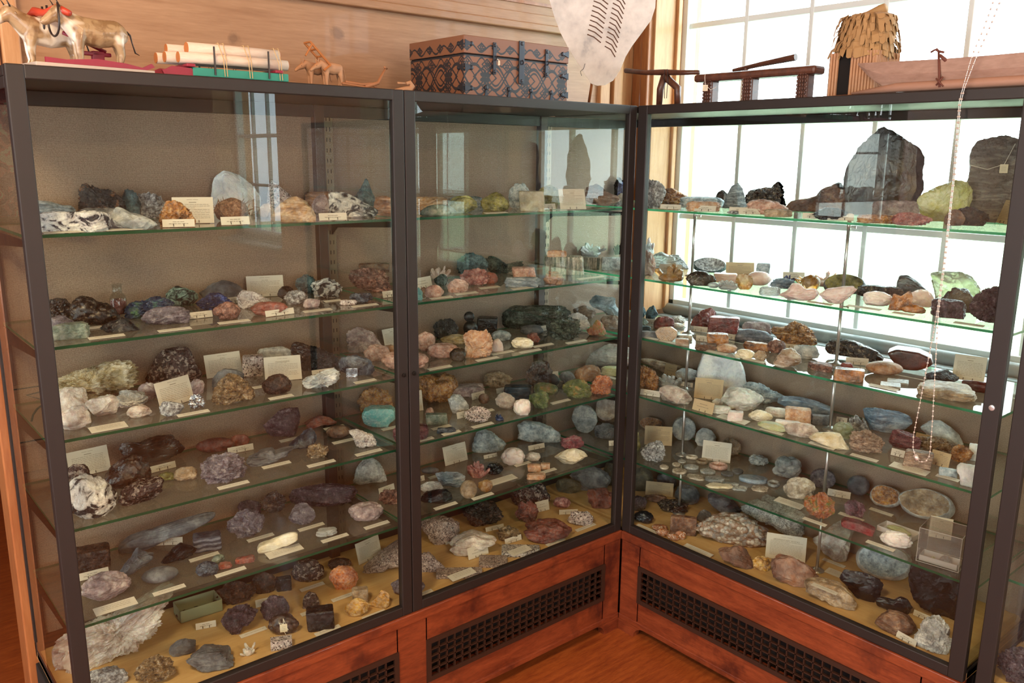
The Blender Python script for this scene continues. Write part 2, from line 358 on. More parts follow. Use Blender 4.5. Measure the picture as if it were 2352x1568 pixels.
# neighbouring case, cut by the edge of the frame
Y2 = -1.228; Y3 = -2.4
nc = thing('display_case', 'neighbouring glass display case beyond the gap, with whitish boulders inside', 'display case')
MB().box((0.0225, Y3, 0), (.45, Y2, .0195)).build('case_floor', M_FLOORB, nc)
MB().box((.0225, Y3, 1.478), (.45, Y2, 1.499), .002).build('case_top', M_METAL, nc)
MB().box((.444, Y3, .02), (.455, Y2, .665)).build('burlap_back', M_BURLAP, nc)
m = MB(); frame_door(m, 'y', Y3, Y2, sw=.038); d = m.build('door', M_METAL, nc)
MB().box((.009, Y3+.036, .026), (.013, Y2-.035, 1.476)).build('door_glass', M_GLASS, d)
MB().box((.435, Y2-.02, 0), (.452, Y2, 1.478), .002).box((.022, Y2-.006, 0), (.435, Y2, .028), .002).build('side_rail', M_METAL, nc)
MB().box((.023, Y2-.004, .028), (.435, Y2-.001, 1.455)).build('side_glass', M_GLASS, nc)
# bases
def grille(mb, ax, a, b, z0, z1, rows, cols, bar=.004, off=-.006):
    fr = .016
    def bx(p, q, c, d, t0=off, t1=.0):
        if ax == 'x': mb.box((p, t0, c), (q, t1, d), 0)
        else: mb.box((t0, p, c), (t1, q, d), 0)
    bx(a, b, z0, z0+fr); bx(a, b, z1-fr, z1); bx(a, a+fr, z0+fr, z1-fr); bx(b-fr, b, z0+fr, z1-fr)
    for k in range(1, cols):
        x = a+fr+(b-a-2*fr)*k/cols; bx(x-bar/2, x+bar/2, z0+fr, z1-fr, off+.001, .004)
    for k in range(1, rows):
        z = z0+fr+(z1-z0-2*fr)*k/rows; bx(a+fr, b-fr, z-bar/2, z+bar/2, off+.001, .004)
M_GRILLE = plain('brown_grille', '3a2318', .5, .2)
def base(name, label, ax, a, b, mat, g):
    t = thing(name, label, 'cabinet base')
    def bx(mb, p, q, t0, t1, c, d, bev=.002):
        if ax == 'x': mb.box((p, t0, c), (q, t1, d), bev)
        else: mb.box((t0, p, c), (t1, q, d), bev)
    m = MB(); zb = FZ+.045
    g = sorted(g)
    # front board pierced by the grille openings
    xs = [a]; 
    for p, q in g: xs += [p+.006, q-.006]
    xs += [b]
    for i in range(0, len(xs), 2): bx(m, xs[i], xs[i+1], 0, .02, zb, -.03)
    for p, q in g: bx(m, p, q, 0, .02, zb, -.244, 0); bx(m, p, q, 0, .02, -.112, -.03, 0)
    bx(m, a, b, -.006, .03, -.032, 0, .003)
    m.build('front_panel', mat, t)
    k = MB(); bx(k, a, b, .075, .445, zb, -.012); k.build('carcass', M_BLACK, t)
    k = MB(); bx(k, a, b, -.005, .012, zb-.001, zb+.022, .004); k.build('bottom_moulding', mat, t)
    def foot(p, s_):
        n = 8; pts = [(0, FZ), (.075, FZ)] + [(.075+.045*(1-math.cos(u*math.pi/2/n)), FZ+.045*math.sin(u*math.pi/2/n)) for u in range(n+1)] + [(0, zb)]
        poly = [((p+s_*x, -.004, z) if ax == 'x' else (-.004, p+s_*x, z)) for x, z in pts]
        MB().prism(poly, (0, .03, 0) if ax == 'x' else (.03, 0, 0)).build('foot', mat, t)
    foot(a, 1); foot(b, -1)
    for p, q in g:
        gm = MB(); cols = max(8, int((q-p-.032)/.029)); grille(gm, ax, p, q, -.252, -.108, 5, cols); gm.build('grille', M_GRILLE, t)
    return t
base('cabinet_base', 'reddish cherry wood base with dark square-hole grilles under the oxen and chest', 'x', XL-.006, -.001, M_BASE, [(-1.70, -.967), (-.867, -.084)])
base('cabinet_base', 'reddish cherry wood base with dark square-hole grille in front of the window', 'y', YR, -.006, M_BASEY, [(-1.10, -.092)])
base('cabinet_base', 'cherry wood base under the neighbouring case beyond the gap', 'y', Y3, Y2, M_BASEY, [(-2.3, -1.33)])
# glass shelves, each with green edges
ORD = ['top', 'second', 'third', 'fourth', 'fifth']
def shelf(a, b, z, where):
    me_b = MB().box((a[0], a[1], z-.0028), (b[0], b[1], z+.004), .0)
    o = me_b.build('glass_shelf', [M_SHELF, M_EDGE])
    for p in o.data.polygons:
        if abs(p.normal.z) < .5: p.material_index = 1
    return tag(o, where, 'glass shelf', 'glass shelves in the display cases')
BR = []
def bracket(x, z):
    t = MB().prism([(x-.0015, .437, z-.006), (x-.0015, .437, z-.065), (x-.0015, .40, z-.04), (x-.0015, .10, z-.020), (x-.0015, .055, z-.016), (x-.0015, .052, z-.004), (x-.0015, .12, z-.0045)], (.003, 0, 0))
    return t
for i, z in enumerate(ZS):
    zz = z + (.005 if i == 4 else 0)
    shelf((XL+.012, .05, 0), (-.905, .4245, 0), zz, 'glass shelf with green edges, %s one under the oxen' % ORD[i])
    shelf((-.895, .05, 0), (-.004, .4245, 0), zz, 'glass shelf with green edges, %s one under the chest' % ORD[i])
    shelf((.05, YR+.012, 0), (.433, .420, 0), z-(.006 if i == 4 else 0), 'glass shelf with green edges, %s one in front of the window' % ORD[i])
    for x, wh in ((XL+.014, 'at the end glass'), (-.900, 'between oxen bay and chest bay'), (.001, 'at the inner corner')):
        o = bracket(x, zz-.004+.0).build('shelf_bracket', M_METAL2)
        tag(o, 'dark metal bracket carrying the %s shelf %s' % (ORD[i], wh), 'bracket', 'shelf brackets along the burlap back')
for i, z in enumerate((1.16, .72, .30)):
    o = shelf((.05, Y3+.012, 0), (.433, Y2-.02, 0), z, 'glass shelf in the neighbouring case, %s of three' % ('topmost', 'middle', 'lowest')[i])
# chrome rods that carry the window shelves
def rod(x, y, z0, z1, lab):
    t = thing('support_rod', lab, 'support rod', (x, y, z0), 0, 'chrome rods between the window shelves')
    MB().lathe([(.024, 0), (.024, .002), (.010, .006), (.006, .012)], (0, 0, 0), 24).build('foot_disc', M_CHROME, t, True)
    MB().tube([(0, 0, .01), (0, 0, z1-z0-.002)], .0052, 12).build('pole', M_CHROME, t, True)
    MB().tube([(0, 0, z1-z0-.03), (0, 0, z1-z0-.001)], .0062, 12).tube([(0, 0, z1-z0-.02), (.004, -.018, z1-z0-.02)], .002, 8).lathe([(.005, 0), (.005, .003)], (.004, -.018, z1-z0-.02), 10, (.2, -1, 0)).build('collar', M_CHROME, t, True)
for (x, y), wh in (((.245, -.068), 'by the agate with an eye'), ((.235, -.645), 'by the large smoky crystal')):
    lv = [.02]+[z+.004 for z in ZS[::-1]]; nm = ['case floor', 'fifth shelf', 'fourth shelf', 'third shelf', 'second shelf']
    tops = [z-.004 for z in ZS[::-1]]; lv[1] -= .006; tops[0] -= .006
    for k in range(5):
        rod(x, y, lv[k], tops[k], 'thin chrome rod standing on the %s of the window case, %s' % (nm[k], 'nearer the corner' if y > -.3 else 'nearer the gap'))
# ------------------------------------------------------------------ mineral materials: (dark, mid, light, flecks, scale, style, roughness, extra)
PAL = {
 'grey': ('4a4848', '8b8886', 'b9b4ae', 38), 'bluegrey': ('46525c', '7f8d97', 'b8bfc4', 45, 'band'), 'veined': ('2e2c38', 'd4d0d6', 'f2efec', 34, 'vein2', .5),
 'darkknob': ('15151a', '33302e', '8a5426', 60, 'fleck', .35), 'teal': ('1f2c30', '3f5f68', '6d8f96', 50), 'silver': ('4c4a4c', '9c9ca0', 'd9dce0', 110, 'mottle', .35),
 'gold': ('5a3410', 'a8681f', 'd09a4a', 55, 'mottle', .4), 'white': ('b9bcc4', 'e4e6ea', 'f6f5f2', 18, 'mottle', .45, 'sss'), 'bristle': ('4a2a1a', '8d5a3c', 'b58a68', 120),
 'whitegrey': ('8e9092', 'c5c4c0', 'eceae6', 40, 'mottle', .4), 'tanband': ('7a5a3a', 'b0895f', 'd8bd98', 30, 'band'), 'brownband': ('6a3f24', 'a06a44', 'c99a76', 34, 'band'),
 'pinkgrey': ('7a6468', 'a88f90', 'cfbdb8', 50), 'greywb': ('26262a', '9a9a98', 'dcdad4', 38, 'vein2'), 'darkgreen': ('161d18', '2f3a30', '5a665a', 50, 'mottle', .45),
 'darkbrown': ('1a100c', '3a2419', '6b4630', 60, 'fleck', .4), 'darkspark': ('17100e', '3c2a22', '9b8464', 90, 'fleck', .3), 'green': ('465448', '7e8a78', 'a4a494', 55),
 'blue': ('0a1230', '1a2f66', '2a5cc0', 60, 'fleck', .3), 'bluegreen': ('10182e', '27406a', '4f7a50', 40, 'mottle', .5), 'blackgreen': ('151a18', '3c5a50', '96b8a6', 55, 'vein2'),
 'purplegrey': ('4a3f48', '7b6f7c', 'a89a9c', 70, 'fleck', .5), 'copper': ('3c1e16', '8a5444', 'c08a74', 80), 'marble': ('7a6060', 'c2b6b2', 'e2dad6', 32, 'vein'),
 'brick': ('4a201a', '8a4234', 'a85c48', 25), 'black': ('0b0b0d', '1c1b1e', '3c3a3e', 45, 'mottle', .3), 'blackgloss': ('060607', '101014', '26262c', 25, 'mottle', .08),
 'cream': ('9a7a3c', 'd8c08a', 'f0e4c0', 30, 'mottle', .55), 'creamgreen': ('7c6a34', 'c8b288', 'ece0c6', 26), 'quartzpink': ('9a847a', 'cdbcb0', 'ece2d8', 28, 'mottle', .45, 'sss'),
 'redblack': ('171012', '3f2a28', '94847c', 60, 'spots', .35), 'metal': ('5a5c66', 'a9acb6', 'e6e8ee', 60, 'mottle', .15, 'metal'), 'multi': ('3a2c1c', '8a6a3c', 'b8a890', 95, 'fleck', .35),
 'speck': ('2c2224', 'c8b0ac', 'e8dcd6', 120, 'spots', .6), 'darkblue': ('15181e', '323c4c', '6b7888', 48, 'mottle', .25), 'amber': ('4a2a10', 'a0622a', 'c98a4a', 30, 'mottle', .2),
 'smoky': ('2a1e17', '5c483a', '8a7664', 16, 'mottle', .12, 'trans'), 'smokydark': ('2a1f18', '4e3d31', '7c6856', 9, 'mottle', .15), 'whitespot': ('2a2624', 'c4bcb4', 'ece6de', 26, 'vein2', .5), 'fibre': ('4e5c50', '9c9482', 'd6cab8', 34, 'vfib', .6), 'driftgrey': ('3a322e', '6a6058', '948a7e', 24, 'band', .6), 'brown': ('4a2c1c', '7a5038', 'a07a5c', 40), 'redbrown': ('4a1c14', '7c3828', '9a5540', 30),
 'slate': ('3c3e44', '62646a', '85868a', 25), 'purple': ('241820', '4a3440', '7a6470', 60, 'fleck', .4), 'turq': ('3f8f96', '6fbcbc', 'a8dad2', 22, 'vein3', .35),
 'pinkpeach': ('a8705c', 'd8a08c', 'f0cbb8', 70), 'peach': ('a86a44', 'cf9a70', 'e8c4a0', 34), 'creambar': ('c9b48c', 'e6d8b8', 'f4ead2', 14, 'mottle', .3), 'tan': ('7a6248', 'a88c6c', 'c9b294', 38),
 'orange': ('8a3c14', 'c86a2a', 'e09048', 50), 'yellow': ('8a5a14', 'c8902c', 'e0b860', 40), 'granite': ('3a3234', 'a88c80', 'd4c0b4', 150, 'spots', .6), 'granitew': ('26262a', 'c4b8b0', 'e8e0da', 110, 'spots', .5),
 'olive': ('4a4620', '8f8a44', 'bdb56a', 35), 'paleyellow': ('8a8a4c', 'c2c07a', 'dcdcae', 25), 'bluewhite': ('6a7a84', 'a9bac4', 'd9e2e6', 50), 'beigeblock': ('8a8068', 'b8b095', 'd2ccb6', 22),
 'woody': ('6a4a3c', 'a88470', 'd0b4a4', 26, 'band'), 'iris': ('181430', '342a60', '4a5a90', 80, 'mottle', .25), 'redpink': ('6a2c2c', 'a8605a', 'd09a90', 60), 'flint': ('4f5e68', '8e9ea6', 'b6c0c2', 12, 'mottle', .3),
 'flintb': ('5e5148', '96867a', 'b8aca0', 12, 'mottle', .3), 'clear': ('c8d2d4', 'e6eef0', 'ffffff', 14, 'mottle', .06, 'trans'), 'clearpink': ('d8bcb4', 'ecd8d2', 'fbf0ec', 14, 'mottle', .2, 'sss'),
 'citrine': ('a8681c', 'd89a44', 'f0c888', 20, 'mottle', .1, 'trans'), 'rose': ('c89a98', 'e6c4c0', 'f6e2de', 14, 'mottle', .35, 'sss'), 'palegreen': ('9aa67c', 'c6d0a8', 'e6ecd0', 14, 'mottle', .15, 'trans'),
 'ygreen': ('8a8c30', 'b8b868', 'd8d8a8', 10, 'mottle', .2, 'sss'), 'darklog': ('131a1c', '2c3c40', '50666a', 40, 'band', .3), 'agate': ('6a4a30', 'a8866a', 'd8c8b8', 16, 'band', .25),
 'agateeye': ('4a3028', 'd0b89c', 'b0764a', 40, 'rings', .2), 'jasper': ('4a1614', '7c2e28', '9a4a3c', 22, 'mottle', .3), 'tile': ('6a6458', 'a8a294', 'cfcabc', 40, 'mottle', .2), 'cherryglass': ('2a0a08', '5a1a14', '8a3a28', 10, 'mottle', .08),
 'petrified': ('3c4450', '6a7080', '9a98a8', 22, 'band', .5), 'bluestone': ('3c5064', '6a8298', 'a0b2c2', 16, 'band', .2), 'whitemass': ('b8b4ac', 'dedbd4', 'f5f2ec', 30, 'mottle', .6, 'sss'), 'lime': ('b0b070', 'd0d098', 'e2e2bc', 12, 'mottle', .4, 'sss'),
 'layered': ('5a4438', '9a7c68', 'c4a890', 60, 'band'), 'wine': ('3a1420', '6e3038', '94585c', 45, 'band', .5), 'rustgreen': ('7a3410', 'a8602c', '6a7838', 45), 'discgrey': ('6e7478', 'a2a8aa', 'd4d2ca', 30, 'mottle', .35),
 'disctan': ('8a7660', 'c4b49e', 'e4dacb', 34, 'mottle', .4), 'conglom': ('8a6c5a', 'c4a690', 'e8dacb', 80, 'pebble', .6), 'speckslab': ('8a8886', 'ccc8c2', 'ece8e2', 150, 'spots', .8), 'sandstone': ('55352a', '875a46', 'a67c64', 12, 'mottle', .85),
 'coal': ('050506', '0b0b0d', '2a2a30', 40, 'mottle', .25), 'redbox': ('5a1a1c', '7a282a', '8c3c3a', 14, 'mottle', .6), 'greywhite': ('8a9096', 'c0c4c6', 'e6e6e4', 26), 'striped': ('34323f', '5c5c70', '8c8c9a', 26, 'bandh'),
 'ironred': ('6a1c2a', 'b04858', 'd88888', 36), 'browngloss': ('1c0f0a', '3c261c', '6a5040', 35, 'mottle', .15), 'bandball': ('7a3c14', 'a8602c', 'e8d8c0', 40, 'vein', .4), 'darkolive': ('262418', '46402c', '6c6448', 35),
 'moss': ('2c3a1c', '5a6e38', '8a8a58', 40), 'mossor': ('3c4a20', '6a7038', 'b87a38', 28), 'bluedk': ('0a1420', '15303f', '2a4a5c', 20, 'mottle', .15), 'purpred': ('3c2028', '6e4450', 'a07a84', 30),
}
_MC = {}
def rmat(k):
    if k in _MC: return _MC[k]
    p = PAL[k]; a, b, c, sc = p[:4]; sty = p[4] if len(p) > 4 else 'mottle'; ro = p[5] if len(p) > 5 else .75; ex = p[6] if len(p) > 6 else ''
    t = NT('mineral_'+k); v = t.coord('Object')
    n1 = t.noise(v, sc, 8, .65, .3); n2 = t.noise(v, sc*3.3, 4, .6)
    if sty == 'vfib': v3 = t.coord('Object', (4.5, 4.5, .35)); col = t.ramp(t.noise(v3, sc, 7, .6, .5), [(.36, a), (.5, b), (.62, c)])
    elif sty == 'mottle': col = t.ramp(n1, [(.34, a), (.5, b), (.64, c)])
    elif sty == 'band':
        v3 = t.coord('Object', (1.0, .7, 4.5)); nb = t.noise(v3, sc*.75, 8, .62, .9)
        col = t.ramp(t.mix(.25, nb, n1), [(.36, a), (.5, b), (.62, c)])
    elif sty == 'bandh':
        w = t.n('ShaderNodeTexWave', wave_type='BANDS', bands_direction='Z'); t.l(v, w.inputs[0]); w.inputs['Scale'].default_value = sc*.9
        w.inputs['Distortion'].default_value = 6; w.inputs['Detail'].default_value = 6; w.inputs['Detail Scale'].default_value = .8
        col = t.mix(.2, t.ramp(t.mix(.5, w.outputs[1], n1), [(.34, a), (.5, b), (.66, c)]), b)
    elif sty == 'fleck': col = t.ramp(n1, [(.35, a), (.55, b), (.66, c)]); 
    elif sty in ('vein', 'vein2', 'vein3'):
        vo = t.n('ShaderNodeTexNoise'); t.l(v, vo.inputs[0]); vo.inputs['Scale'].default_value = sc*.7; vo.inputs['Detail'].default_value = 6; vo.inputs['Distortion'].default_value = 2.5
        if sty == 'vein2': col = t.ramp(vo.outputs[0], [(.41, a), (.46, b), (.6, c)])
        else: 
            lo, hi = (a, c) if sty == 'vein' else (c, b)
            if k == 'bandball': lo, hi = c, b
            col = t.ramp(vo.outputs[0], [(.40, b), (.47, hi), (.5, lo), (.53, hi), (.62, b)])
    elif sty == 'spots':
        vo = t.n('ShaderNodeTexVoronoi'); wv = t.mix(.45 if sc < 80 else .1, v, t.warp(v, sc*1.2)); t.l(wv, vo.inputs[0]); vo.inputs['Scale'].default_value = sc*2.4
        g = t.n('ShaderNodeSeparateColor'); t.l(vo.outputs['Color'], g.inputs[0]); col = t.ramp(g.outputs[0], [(.0, a), (.16, a), (.24, b), (.7, b), (.8, c)]); col = t.mix(t.ramp(n1, [(.4, '000000'), (.6, '808080')]), col, b)
    elif sty == 'pebble':
        vo = t.n('ShaderNodeTexVoronoi'); t.l(v, vo.inputs[0]); vo.inputs['Scale'].default_value = sc; vo.inputs['Randomness'].default_value = 1
        g = t.n('ShaderNodeSeparateColor'); t.l(vo.outputs['Color'], g.inputs[0]); col = t.ramp(g.outputs[0], [(.1, 'a87c60'), (.35, b), (.6, 'a4a2a4'), (.8, c)])
        col = t.mix(t.ramp(vo.outputs['Distance'], [(.45, '000000'), (.9, 'ffffff')]), col, a); n2 = vo.outputs['Distance']
    elif sty == 'rings':
        w = t.n('ShaderNodeTexWave', wave_type='RINGS', rings_direction='SPHERICAL'); tc = t.n('ShaderNodeTexCoord'); t.l(tc.outputs['Object'], w.inputs[0]); w.inputs['Scale'].default_value = sc*1.6; w.inputs['Distortion'].default_value = 2
        col = t.mix(.45, t.ramp(t.mix(.6, w.outputs[1], n1), [(.3, a), (.5, b), (.7, c)]), b)
    n3 = t.noise(v, sc*1.4+90, 6, .7)
    bp = t.bump(t.mix(.5, n3, n2), .8 if ro > .3 else .35, .005); n4 = t.noise(v, sc*.35, 3); hs = t.n('ShaderNodeHueSaturation'); mr = t.n('ShaderNodeMapRange'); t.l(n4, mr.inputs[0]); mr.inputs[1].default_value = .3; mr.inputs[2].default_value = .7; mr.inputs[3].default_value = .62; mr.inputs[4].default_value = 1.32; t.l(mr.outputs[0], hs.inputs['Value']); m5 = t.n('ShaderNodeMapRange'); t.l(n2, m5.inputs[0]); m5.inputs[1].default_value = .3; m5.inputs[2].default_value = .7; m5.inputs[3].default_value = .55; m5.inputs[4].default_value = 1.1; t.l(m5.outputs[0], hs.inputs['Saturation']); t.l(col, hs.inputs['Color']); col = hs.outputs[0]; col = t.mix(t.ramp(n3, [(.34, (.45,)*3+(1,)), (.5, (0, 0, 0, 1))]), col, a)
    if ex == 'trans': sh = t.bsdf(col, ro, 0, bp, trans=.6)
    elif ex == 'metal': sh = t.bsdf(col, ro, .9, bp)
    elif ex == 'sss': sh = t.bsdf(col, ro, 0, bp, sss=.25)
    else: sh = t.bsdf(col, t.ramp(n3, [(.42, (max(ro-.35, .05),)*3+(1,)), (.6, (ro,)*3+(1,))]), 0, bp)
    _MC[k] = t.fin(sh); return _MC[k]
# ------------------------------------------------------------------ mineral shapes
_ICO = {}
def ico(sub):
    if sub not in _ICO:
        bm = bmesh.new(); bmesh.ops.create_icosphere(bm, subdivisions=sub, radius=1)
        bm.verts.ensure_lookup_table(); v = np.array([x.co[:] for x in bm.verts]); f = [[x.index for x in p.verts] for p in bm.faces]; bm.free()
        _ICO[sub] = (v, f)
    return _ICO[sub]
def vnoise(p, rs, freq, octs=3, gain=.5):
    out = np.zeros(len(p)); amp = 1; tot = 0
    for o in range(octs):
        s_ = np.zeros(len(p))
        for k in range(5):
            d = rs.normal(size=3); d /= np.linalg.norm(d); s_ += np.sin(p @ d*freq*(.8+.5*rs.rand())+rs.rand()*6.28+1.4*np.sin(p @ np.roll(d, 1)*freq*.6))
        out += amp*s_/3; tot += amp; amp *= gain; freq *= 2.1
    return out/tot
def fnoise(p, rs, freq, octs=5, gain=.62):
    # domain-warped sine turbulence, ridged
    w = p+.25*np.stack([vnoise(p, rs, freq*.7, 2) for _ in range(3)], 1)
    out = np.zeros(len(p)); amp = 1; tot = 0
    for o in range(octs):
        q = np.zeros(len(p))
        for k in range(4):
            d = rs.normal(size=3); d /= np.linalg.norm(d); q += np.sin(w @ d*freq+rs.rand()*6.28)
        out += amp*(1-np.abs(q)*.8); tot += amp; amp *= gain; freq *= 1.9
    return out/tot
def cells(p, rs, m):
    c = rs.normal(size=(m, 3)); c /= np.linalg.norm(c, axis=1)[:, None]; c *= .75+.35*rs.rand(m, 1)
    d = np.sort(np.linalg.norm(p[:, None, :]-c[None], axis=2), axis=1)
    return d[:, 0], d[:, 1]
def prisms(rs, n, L, r, hemi=True, sides=6, tip=True, flat=1.0):
    V = []; F = []
    for k in range(n):
        d = rs.normal(size=3); d[2] = abs(d[2])*1.0+.25 if hemi else d[2]; d[1] *= .8; d /= np.linalg.norm(d)
        a = np.cross(d, [.3, .5, .8]); a /= np.linalg.norm(a); b = np.cross(d, a)
        ln = L*(.6+.6*rs.rand()); rr = r*(.5+.9*rs.rand()); o = d*.05+rs.normal(size=3)*[.3, .2, .1]*flat
        i0 = len(V); ang = [2*math.pi*j/sides for j in range(sides)]
        for t_, q in ((-.2, 1), (ln*.8, 1 if tip else 1)):
            for x in ang: V.append(o+d*t_+(a*math.cos(x)+b*math.sin(x))*rr*q)
        V.append(o+d*(ln if tip else ln*.82)); top = len(V)-1
        for j in range(sides):
            j2 = (j+1) % sides; F.append([i0+j, i0+j2, i0+sides+j2, i0+sides+j]); F.append([i0+sides+j, i0+sides+j2, top])
        F.append([i0+j for j in range(sides)][::-1])
    return np.array(V), F
def shape_mesh(shp, w, d, h, seed, poly, sub, up=False):
    rs = np.random.RandomState(seed); mi = None; flat_shade = True
    if shp == 'ring':
        V = []; F = []; A, B = 40, 12
        for i in range(A):
            for j in range(B):
                a, b = 2*math.pi*i/A, 2*math.pi*j/B; r = .78+.22*math.cos(b); V.append((r*math.cos(a), r*math.sin(a), .22*math.sin(b)))
                F.append([i*B+j, i*B+(j+1) % B, ((i+1) % A)*B+(j+1) % B, ((i+1) % A)*B+j])
        V = np.array(V); flat_shade = False
    elif shp in ('crys', 'needle', 'bladed'):
        if shp == 'crys': V, F = prisms(rs, 16, .95, .17)
        elif shp == 'bladed': V, F = prisms(rs, 26, .8, .10, sides=4, tip=False)
        else: V, F = prisms(rs, 150, .6, .022, sides=3, flat=1.3)
        v0, f0 = ico(3); b = v0*(1+.12*vnoise(v0, rs, 4))[:, None]*[.85, .8, .42 if shp == 'crys' else .75]; 
        o = len(V); V = np.vstack([V, b]); F = F+[[i+o for i in f] for f in f0]
    else:
        n, F = ico(sub); P = n.copy(); ax, ay, az = np.abs(n).T
        if shp in ('ang', 'pyr', 'peak'):
            K = 17; r = np.full(len(n), 1.0)
            for k in range(K):
                c = rs.normal(size=3); c /= np.linalg.norm(c); dd = .60+.28*rs.rand(); q = n @ c; r = np.where(q > .05, np.minimum(r, dd/np.maximum(q, .05)), r)
            r = r*(1+.03*vnoise(n, rs, 9, 3)+.085*fnoise(n, rs, 6)); P = n*r[:, None]
            if shp != 'ang':
                t_ = (P[:, 2]-P[:, 2].min())/np.ptp(P[:, 2]); k_ = 1.15-(.85 if shp == 'pyr' else .62)*t_; P[:, 0] *= k_; P[:, 1] *= k_
        elif shp in ('lump', 'egg', 'ball'):
            amp = {'lump': .16, 'egg': .04, 'ball': .012}[shp]; r = 1+amp*vnoise(n, rs, 2.4, 3)
            if shp == 'lump':
                for k in range(9):
                    c = rs.normal(size=3); c /= np.linalg.norm(c); q = n @ c; r = np.where(q > .1, np.minimum(r, (.78+.2*rs.rand())/np.maximum(q, .1)), r)
                r *= 1+.02*vnoise(n, rs, 12, 3)+.10*fnoise(n, rs, 4.5)
            P = n*r[:, None]; flat_shade = shp == 'lump'
        elif shp in ('knob', 'popcorn'):
            f1, f2 = cells(n, rs, 46 if shp == 'knob' else 110); r = 1+.14*vnoise(n, rs, 2.6, 2)+(.26*np.sqrt(np.clip(1-(f1/.40)**2, 0, 1)) if shp == 'knob' else .17*np.sqrt(np.clip(1-(f1/.27)**2, 0, 1)))+.03*fnoise(n, rs, 8); P = n*r[:, None]; flat_shade = False
        elif shp == 'rough':
            r = 1+.20*vnoise(n, rs, 3, 2)+.36*fnoise(n, rs, 4.5, 6, .72); P = n*r[:, None]
        elif shp in ('slab', 'box', 'tile', 'disc', 'log', 'pebslab'):
            e = {'slab': 5, 'box': 14, 'tile': 30, 'disc': 12, 'log': 9, 'pebslab': 4}[shp]
            if shp == 'disc': rr = np.sqrt(ax**2+ay**2); r = (rr**e+az**e)**(-1/e)
            elif shp == 'log': rr = np.sqrt(az**2+ay**2); r = (rr**e+ax**e)**(-1/e)
            else: r = (ax**e+ay**e+az**e)**(-1/e)
            P = n*r[:, None]
            if shp in ('slab', 'pebslab'):
                ang = np.arctan2(P[:, 1], P[:, 0]); P[:, :2] *= (.9+.13*np.sin(2*ang+rs.rand()*6)+.08*np.sin(3*ang+rs.rand()*6)+.04*np.sin(7*ang+rs.rand()*6))[:, None]
                P += n*(.04*vnoise(P, rs, 6, 3)+.12*fnoise(P, rs, 4.5))[:, None]
            if shp == 'box': P += n*(.015*vnoise(P, rs, 5, 3)+.05*fnoise(P, rs, 5))[:, None]; P[:, 0] += .08*P[:, 2]*rs.uniform(-1, 1)
            if shp == 'log': q = vnoise(P*[.3, 1, 1], rs, 9, 3)+.8*fnoise(P*[.25, 1, 1], rs, 9); P[:, 1] *= 1+.07*q; P[:, 2] *= 1+.07*q
            flat_shade = shp in ('slab', 'box', 'tile')
            if shp in ('disc',): P[:, :2] *= (1+.02*vnoise(P, rs, 3, 1))[:, None]
        elif shp == 'geode':       # hollow half nodule, open towards the viewer and upwards
            r = 1+.08*vnoise(n, rs, 3, 2); P = n*r[:, None]; c = np.array([.12*rs.uniform(-1, 1), -.86, .5]); c /= np.linalg.norm(c)
            q = n @ c; m = q > .45; a_ = np.clip((q-.45)/.55, 0, 1); P -= np.outer(np.where(m, (q-.45)*1.15+.12*a_*np.abs(vnoise(n, rs, 14, 2)), 0), c)
            mi = m; flat_shade = False
        elif shp == 'stal':
            P = n.copy(); P[:, 1] *= 1; t_ = (P[:, 0]+1)/2; k_ = .35+.75*t_**.6; P[:, 1] *= k_; P[:, 2] = P[:, 2]*k_-(1-k_)*.6; P += n*(.06*vnoise(n, rs, 7, 3)+.12*fnoise(n, rs, 8))[:, None]; flat_shade = False
        elif shp == 'fan':
            P = n.copy(); P[:, 2] = np.where(P[:, 2] > 0, P[:, 2], P[:, 2]*.3); P += n*(.03*vnoise(n, rs, 6, 3)+.05*fnoise(n, rs, 6))[:, None]
        V = P
    if shp == 'disc' and up: V = V[:, [0, 2, 1]]*[1, -1, 1]
    mn, mx = V.min(0), V.max(0); V = (V-(mn+mx)/2)/((mx-mn)/2)
    if poly is not None:
        po = np.array(poly, float); cx = (po[:, 0].min()+po[:, 0].max())/2; cy = (po[:, 1].min()+po[:, 1].max())/2
        hx = np.ptp(po[:, 0])/2; hy = np.ptp(po[:, 1])/2; q = np.stack([(po[:, 0]-cx)/hx, -(po[:, 1]-cy)/hy], 1)
        B = 240; th = (np.arange(B)+.5)/B*2*math.pi-math.pi; Rp = np.zeros(B)
        for i in range(len(q)):
            a, b = q[i], q[(i+1) % len(q)]
            e = b-a; den = np.cos(th)*e[1]-np.sin(th)*e[0]; den = np.where(abs(den) < 1e-9, 1e-9, den)
            t_ = (a[0]*e[1]-a[1]*e[0])/den
            s_ = (a[0]*np.sin(th)-a[1]*np.cos(th))/den
            ok = (t_ > 0) & (s_ >= -1e-6) & (s_ <= 1+1e-6); Rp = np.where(ok, np.maximum(Rp, t_), Rp)
        Rp = np.where(Rp <= 0, .8, Rp); Rp = np.convolve(np.r_[Rp[-3:], Rp, Rp[:3]], np.ones(7)/7, 'valid')
        an = np.arctan2(V[:, 2], V[:, 0]); rad = np.hypot(V[:, 0], V[:, 2]); bi = ((an+math.pi)/(2*math.pi)*B).astype(int) % B
        nb = 48; b2 = (bi*nb//B); Re = np.array([rad[b2 == k].max() if (b2 == k).any() else .9 for k in range(nb)])
        re = np.interp(an, (np.arange(nb)+.5)/nb*2*math.pi-math.pi, Re, period=2*math.pi); rp = np.interp(an, th, Rp, period=2*math.pi)
        V[:, 0] *= rp/re; V[:, 2] *= rp/re
    cut = .90 if shp in ('ball', 'egg', 'disc', 'ring', 'tile', 'box') else .74
    V[:, 2] = np.maximum(V[:, 2], -cut); V[:, 2] = (V[:, 2]+cut)/(1+cut)
    V = V*[w/2, d/2, h]
